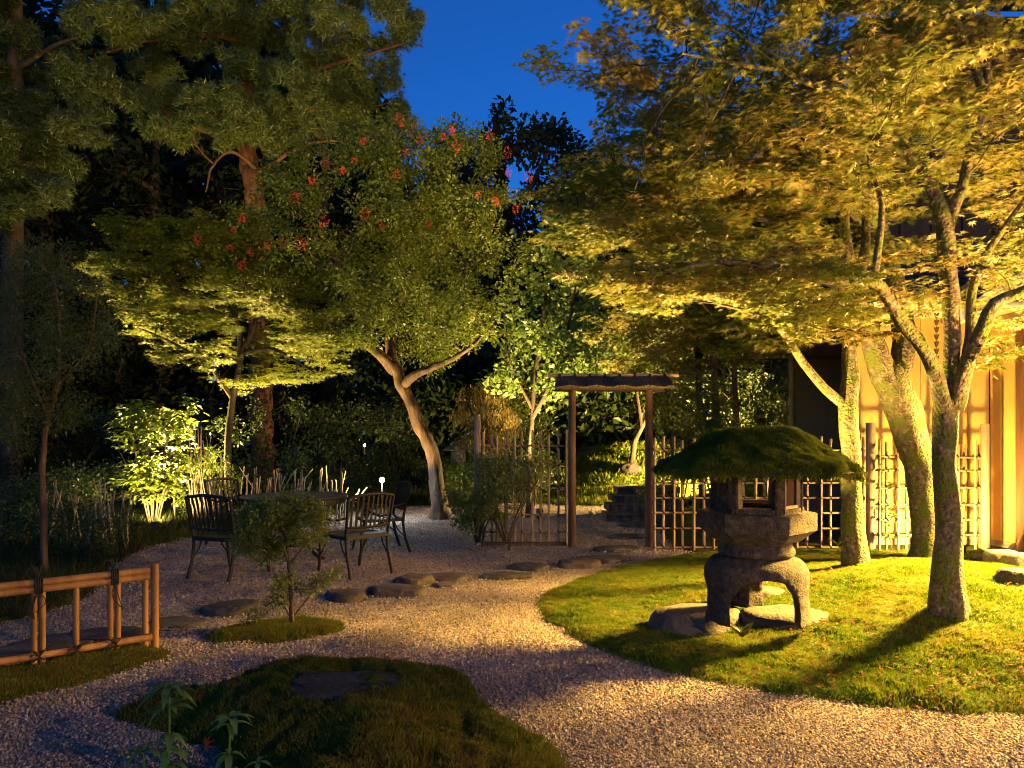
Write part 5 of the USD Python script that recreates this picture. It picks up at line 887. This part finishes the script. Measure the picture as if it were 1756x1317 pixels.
seedling('tiny seedling at the bottom picture edge, right of the two larger ones', 442, 2.92, .13, [(1, 5, .7), (.5, 4, .7)], .11, 3)
seedling('small low seedling at the foot of the taller one, on its left', 245, 2.95, .16, [(1, 6, .75), (.5, 5, .7)], .12, 4)
v, f = leaves(np.array([P(352, 1277, 2.98)]), np.array([(.8, -.1, .45)]), np.array([(.1, -.8, .5)]), .052, T_MAPLE); obj('red_leaf', (v, f), 'fallen_red', label='single red maple leaf caught between the two foreground seedlings', cat='leaf')
# plants by the lantern and the fence
def herb(label, b0, n, L, seed, m='leaf_shrub', up=.9, wid=.3, name='small_plant'):
    g = np.random.default_rng(seed); rt = thing(name, label, 'plant', b0)
    for k in range(n):
        a = g.uniform(0, 6.28); d = A(math.cos(a), math.sin(a), up * g.uniform(.6, 1.4)); l = L * g.uniform(.7, 1.2); obj('leaf', lance(A(*b0) + A(math.cos(a), math.sin(a), 0) * .01, d, A(0, 0, 1), l, l * wid, g.uniform(.3, 1.2)), m, rt, smooth=True)
herb('small broad leaved plant sprouting between the rocks under the lantern', P(1272, 1092, 4.72), 9, .13, 5, 'leaf_azalea', 1.6, .42)
herb('tuft of dark evergreen leaves at the fence behind the left maple', A(*P(1437, 930, 8.85)[:2], .10), 12, .24, 6, 'leaf_crape', 1.2, .16)
g = np.random.default_rng(77); b0 = A(*P(1530, 0, 8.74)[:2], 0.05); rt = thing('climbing_plant', 'thin climbing plant with dark leaves on the lit lattice, right of the grey middle post', 'plant', b0); s = smoothpath([(*b0, .004), (*(b0 + A(-.05, 0, .3)), .004), (*(b0 + A(.06, 0, .6)), .003), (*(b0 + A(-.06, 0, 1.0)), .002)], .04); b = MB(); b.tube(s[:, :3], s[:, 3], 5); obj('stem', b.out, 'twig', rt)
for k in range(26):
    c = s[g.integers(3, len(s)), :3]; a = g.uniform(0, 6.28); obj('leaf', lance(c, A(math.cos(a), -.4 * abs(math.sin(a)), math.sin(a) * .6), A(0, -.5, 1), .09, .034, .8), 'leaf_crape', rt, smooth=True)
# little stone lantern far back
SL = P(786, 800, 15.0); SL[2] = .62; sl = thing('small_stone_lantern', 'small pale stone lantern lit far back between crape myrtle trunk and fence post', 'stone lantern', SL)
v, f = stone_mesh(.75, .6, .92, 71, .6); obj('base_rock', (v * A(1, 1, 1) + A(SL[0], SL[1], 0), f), 'moss', sl, smooth=50)
for nm, man, z in (('chamber', hexa(.17, .15, .28, 0, 10), .90), ('cap', hexa(.34, .10, .12, 0, 10), 1.182), ('cap_rim', hexa(.30, .34, .03, 0, 10), 1.151)): v, f, _ = meshkit.arrays(man); obj(nm, (v + A(SL[0], SL[1], z), f), 'rock_light', sl)

# ------------------------------------------------------------------ lamps: fixtures with their own light, most unseen and placed for what they light
def light(parent, pos, target, power, color=WARM, cone=None, radius=.03, soft=.5):
    p = fresh(parent, 'light'); L = UsdLux.SphereLight.Define(stage, p); o, rz = origin[parent]
    L.CreateRadiusAttr(radius); L.CreateIntensityAttr(power); L.CreateColorAttr(Gf.Vec3f(*color)); L.CreateNormalizeAttr(True)
    z = -unit(A(*target) - A(*pos)); x = unit(np.cross(A(0, 0, 1) if abs(z[2]) < .99 else A(0, 1, 0), z)); y = np.cross(z, x); q = A(*pos) - o
    L.AddTransformOp().Set(Gf.Matrix4d(*x, 0, *y, 0, *z, 0, *q, 1))
    if cone:
        s = UsdLux.ShapingAPI.Apply(L.GetPrim()); s.CreateShapingConeAngleAttr(cone); s.CreateShapingConeSoftnessAttr(soft)
def spotlight(label, pos, target, power, color=WARM, cone=70.0, size=.06, radius=.03, ground=0.0, soft=.5, rot=None):
    pos, target = A(*pos), A(*target); rt = thing('garden_spotlight', label, 'spotlight', (pos[0], pos[1], ground), group='garden spotlights'); d = unit(target - pos)
    b = MB(); n = 16; ts = np.array([-.16, -.13, -.02, .01]) * (size / .06); b.tube(pos + d * ts[:, None], [size * .5, size * .85, size, size * 1.02], n, False); b.tube([pos - d * .161 * size / .06, pos - d * .13 * size / .06], [.001, size * .86], n, False); obj('housing', b.out, 'lamp_black', rt, smooth=40)
    b = MB(); b.tube([pos - d * .045 * size / .06, pos - d * .038 * size / .06], size * .93, n); obj('lens', b.out, 'lens_warm', rt)
    b = MB(); b.tube([A(pos[0], pos[1], ground - .06), A(pos[0], pos[1], pos[2] - size * .3) - d * .08], .012, 8); obj('stake', b.out, 'lamp_black', rt)
    light(rt, pos + d * .03, target, power, color, cone, radius, soft); return rt
zl = lambda x, y: float(h_lawn(A(x), A(y))[0])
spotlight('large unseen floodlight right of view, placed to light the lantern, trunks and lawn', (5.4, 6.6, 1.35), (2.6, 5.4, .6), LAMPS['unseen_flood'], cone=68.0, size=.2, radius=.2, ground=0.0)  # out of view; lights trunks, lantern and moss from the right
spotlight('unseen floodlight on a pole right of view, placed to light the lawn from above', (5.7, 6.2, 2.9), (3.1, 5.55, .2), LAMPS['lawn'], (1.0, .58, .10), cone=31.0, size=.26, radius=.3, soft=1.0)  # unseen lamp, placed high to brighten the moss
x, y = P(1640, 0, 8.25)[0], 8.25; spotlight('unseen floodlight behind the front maple trunk, placed to light the yellow wall', (x, y, zl(x, y) + .18), (x - .3, 9.15, 1.6), LAMPS['unseen_wall_flood'], (1.0, .56, .12), cone=110.0, ground=zl(x, y))  # not visible from the camera; placed to light wall and fence
spotlight('unseen floodlight right of view, placed to light the maple crowns from below', (5.4, 2.4, .5), (2.5, 5.7, 4.9), LAMPS['unseen_canopy_lamp'], (1.0, .56, .13), cone=29.0, size=.1, radius=.08)  # out of view, far enough off to light the crowns evenly
x, y = P(1256, 0, 5.75)[0], 5.75; spotlight('dark box behind the stone lantern legs, with an unseen lamp lighting the maple crowns', (x, y, zl(x, y) + .26), (x + .2, 6.4, 4.2), LAMPS['lantern_spot'], (1.0, .62, .16), cone=62.0, ground=zl(x, y))  # the box is visible, its lamp unseen and aimed to light the leaves above
spotlight('bright spotlight at the foot of the lit shrub on the left', (*P(266, 0, 10.55)[:2], .16), (*P(285, 0, 11.6)[:2], 2.2), LAMPS['shrub'], (1.0, .66, .25), cone=75.0)
spotlight('unseen spotlight behind the fence, placed to light the hill and trees beyond the gate', (*P(1232, 0, 14.8)[:2], .75), (*P(1075, 0, 17.2)[:2], 1.6), LAMPS['gate'], (1.0, .62, .18), cone=140.0)  # unseen source for the lit hill
spotlight('unseen spotlight behind the azalea, placed to light the fan leaved tree and crape myrtle', (*P(925, 0, 11.6)[:2], .25), (*P(930, 0, 12.7)[:2], 4.0), LAMPS['crape'], (1.0, .66, .22), cone=37.0)  # unseen uplight, set for the fan shaped leaves
spotlight('small unseen spotlight behind the lit shrub, placed to light the lime maple', (*P(300, 0, 12.5)[:2], .2), (*P(350, 0, 12.0)[:2], 4.2), LAMPS['lime'], (1.0, .66, .20), cone=60.0)  # unseen uplight for the yellow green crown
spotlight('small unseen spotlight before the crape myrtle, placed to light its crown', (*P(655, 0, 11.5)[:2], .15), (*P(610, 0, 12.2)[:2], 5.0), LAMPS['myrtle'], (1.0, .64, .18), cone=58.0)  # unseen uplight, brightens the underside of the myrtle crown
# path light with a white globe
wl = P(655, 823, 12.2); rt = thing('path_light', 'small white garden lamp glowing behind the right rear chair', 'garden lamp', (wl[0], wl[1], 0)); b = MB(); b.tube([A(wl[0], wl[1], -.02), A(wl[0], wl[1], wl[2] - .05)], .014, 8); obj('post', b.out, 'lamp_black', rt); v, f, _ = meshkit.arrays(trimesh.creation.icosphere(2, .045)); obj('globe', (v + wl, f), 'lens_white', rt, smooth=True)
b = MB(); b.tube([wl + A(0, 0, .04), wl + A(0, 0, .075)], [.06, .012], 14); obj('cap', b.out, 'lamp_black', rt); light(rt, wl + A(0, -.08, 0), wl + A(0, -1, 0), LAMPS['white'], (.8, .92, 1.0), None, .04)
fl_ = P(625, 763, 16.3); rt = thing('path_light', 'tiny dim garden lamp far back in the dark shrubs, above the white one', 'garden lamp', (fl_[0], fl_[1], 0)); b = MB(); b.tube([A(fl_[0], fl_[1], -.02), fl_ - A(0, 0, .03)], .014, 8); obj('post', b.out, 'lamp_black', rt); v, f, _ = meshkit.arrays(trimesh.creation.icosphere(2, .035)); obj('globe', (v + fl_, f), 'lens_warm', rt, smooth=True); light(rt, fl_ + A(0, -.06, 0), fl_ + A(0, -1, 0), LAMPS['far'], WARM, None, .035)
sp2 = P(800, 0, 14.6); spotlight('small unseen spotlight placed to light the little stone lantern far back', (sp2[0], sp2[1] - .5, .55), (SL[0], SL[1], 1.1), LAMPS['far'] * 1.2, (1, .7, .25), cone=80.0)  # unseen lamp that makes the little lantern look lit
# unseen lamp behind the camera, placed to light the gravel and railing warmly
tl = A(6.0, -1.5, 1.9); rt = thing('terrace_lamp', 'unseen post lamp right of the camera, placed to light the gravel and railing', 'garden lamp', (tl[0], tl[1], 0)); b = MB(); b.tube([A(tl[0], tl[1], -.05), tl - A(0, 0, .12)], .03, 12); obj('post', b.out, 'lamp_black', rt); v, f, _ = meshkit.arrays(trimesh.creation.icosphere(2, .12)); obj('globe', (v + tl, f), 'lens_warm', rt, smooth=True); light(rt, tl + A(-.3, .25, 0), tl + A(-.6, 1, -.1), LAMPS['house'], (1, .56, .23), None, .09)

spotlight('unseen floodlight high on a pole beside the camera, placed to light pines and crape myrtle', (.5, -.6, 3.4), (-5.4, 16, 10.0), LAMPS['trees'], (1, .66, .24), cone=25.0, size=.09, radius=.06, soft=.8)  # out of view beside the camera; brightens the needles from the front
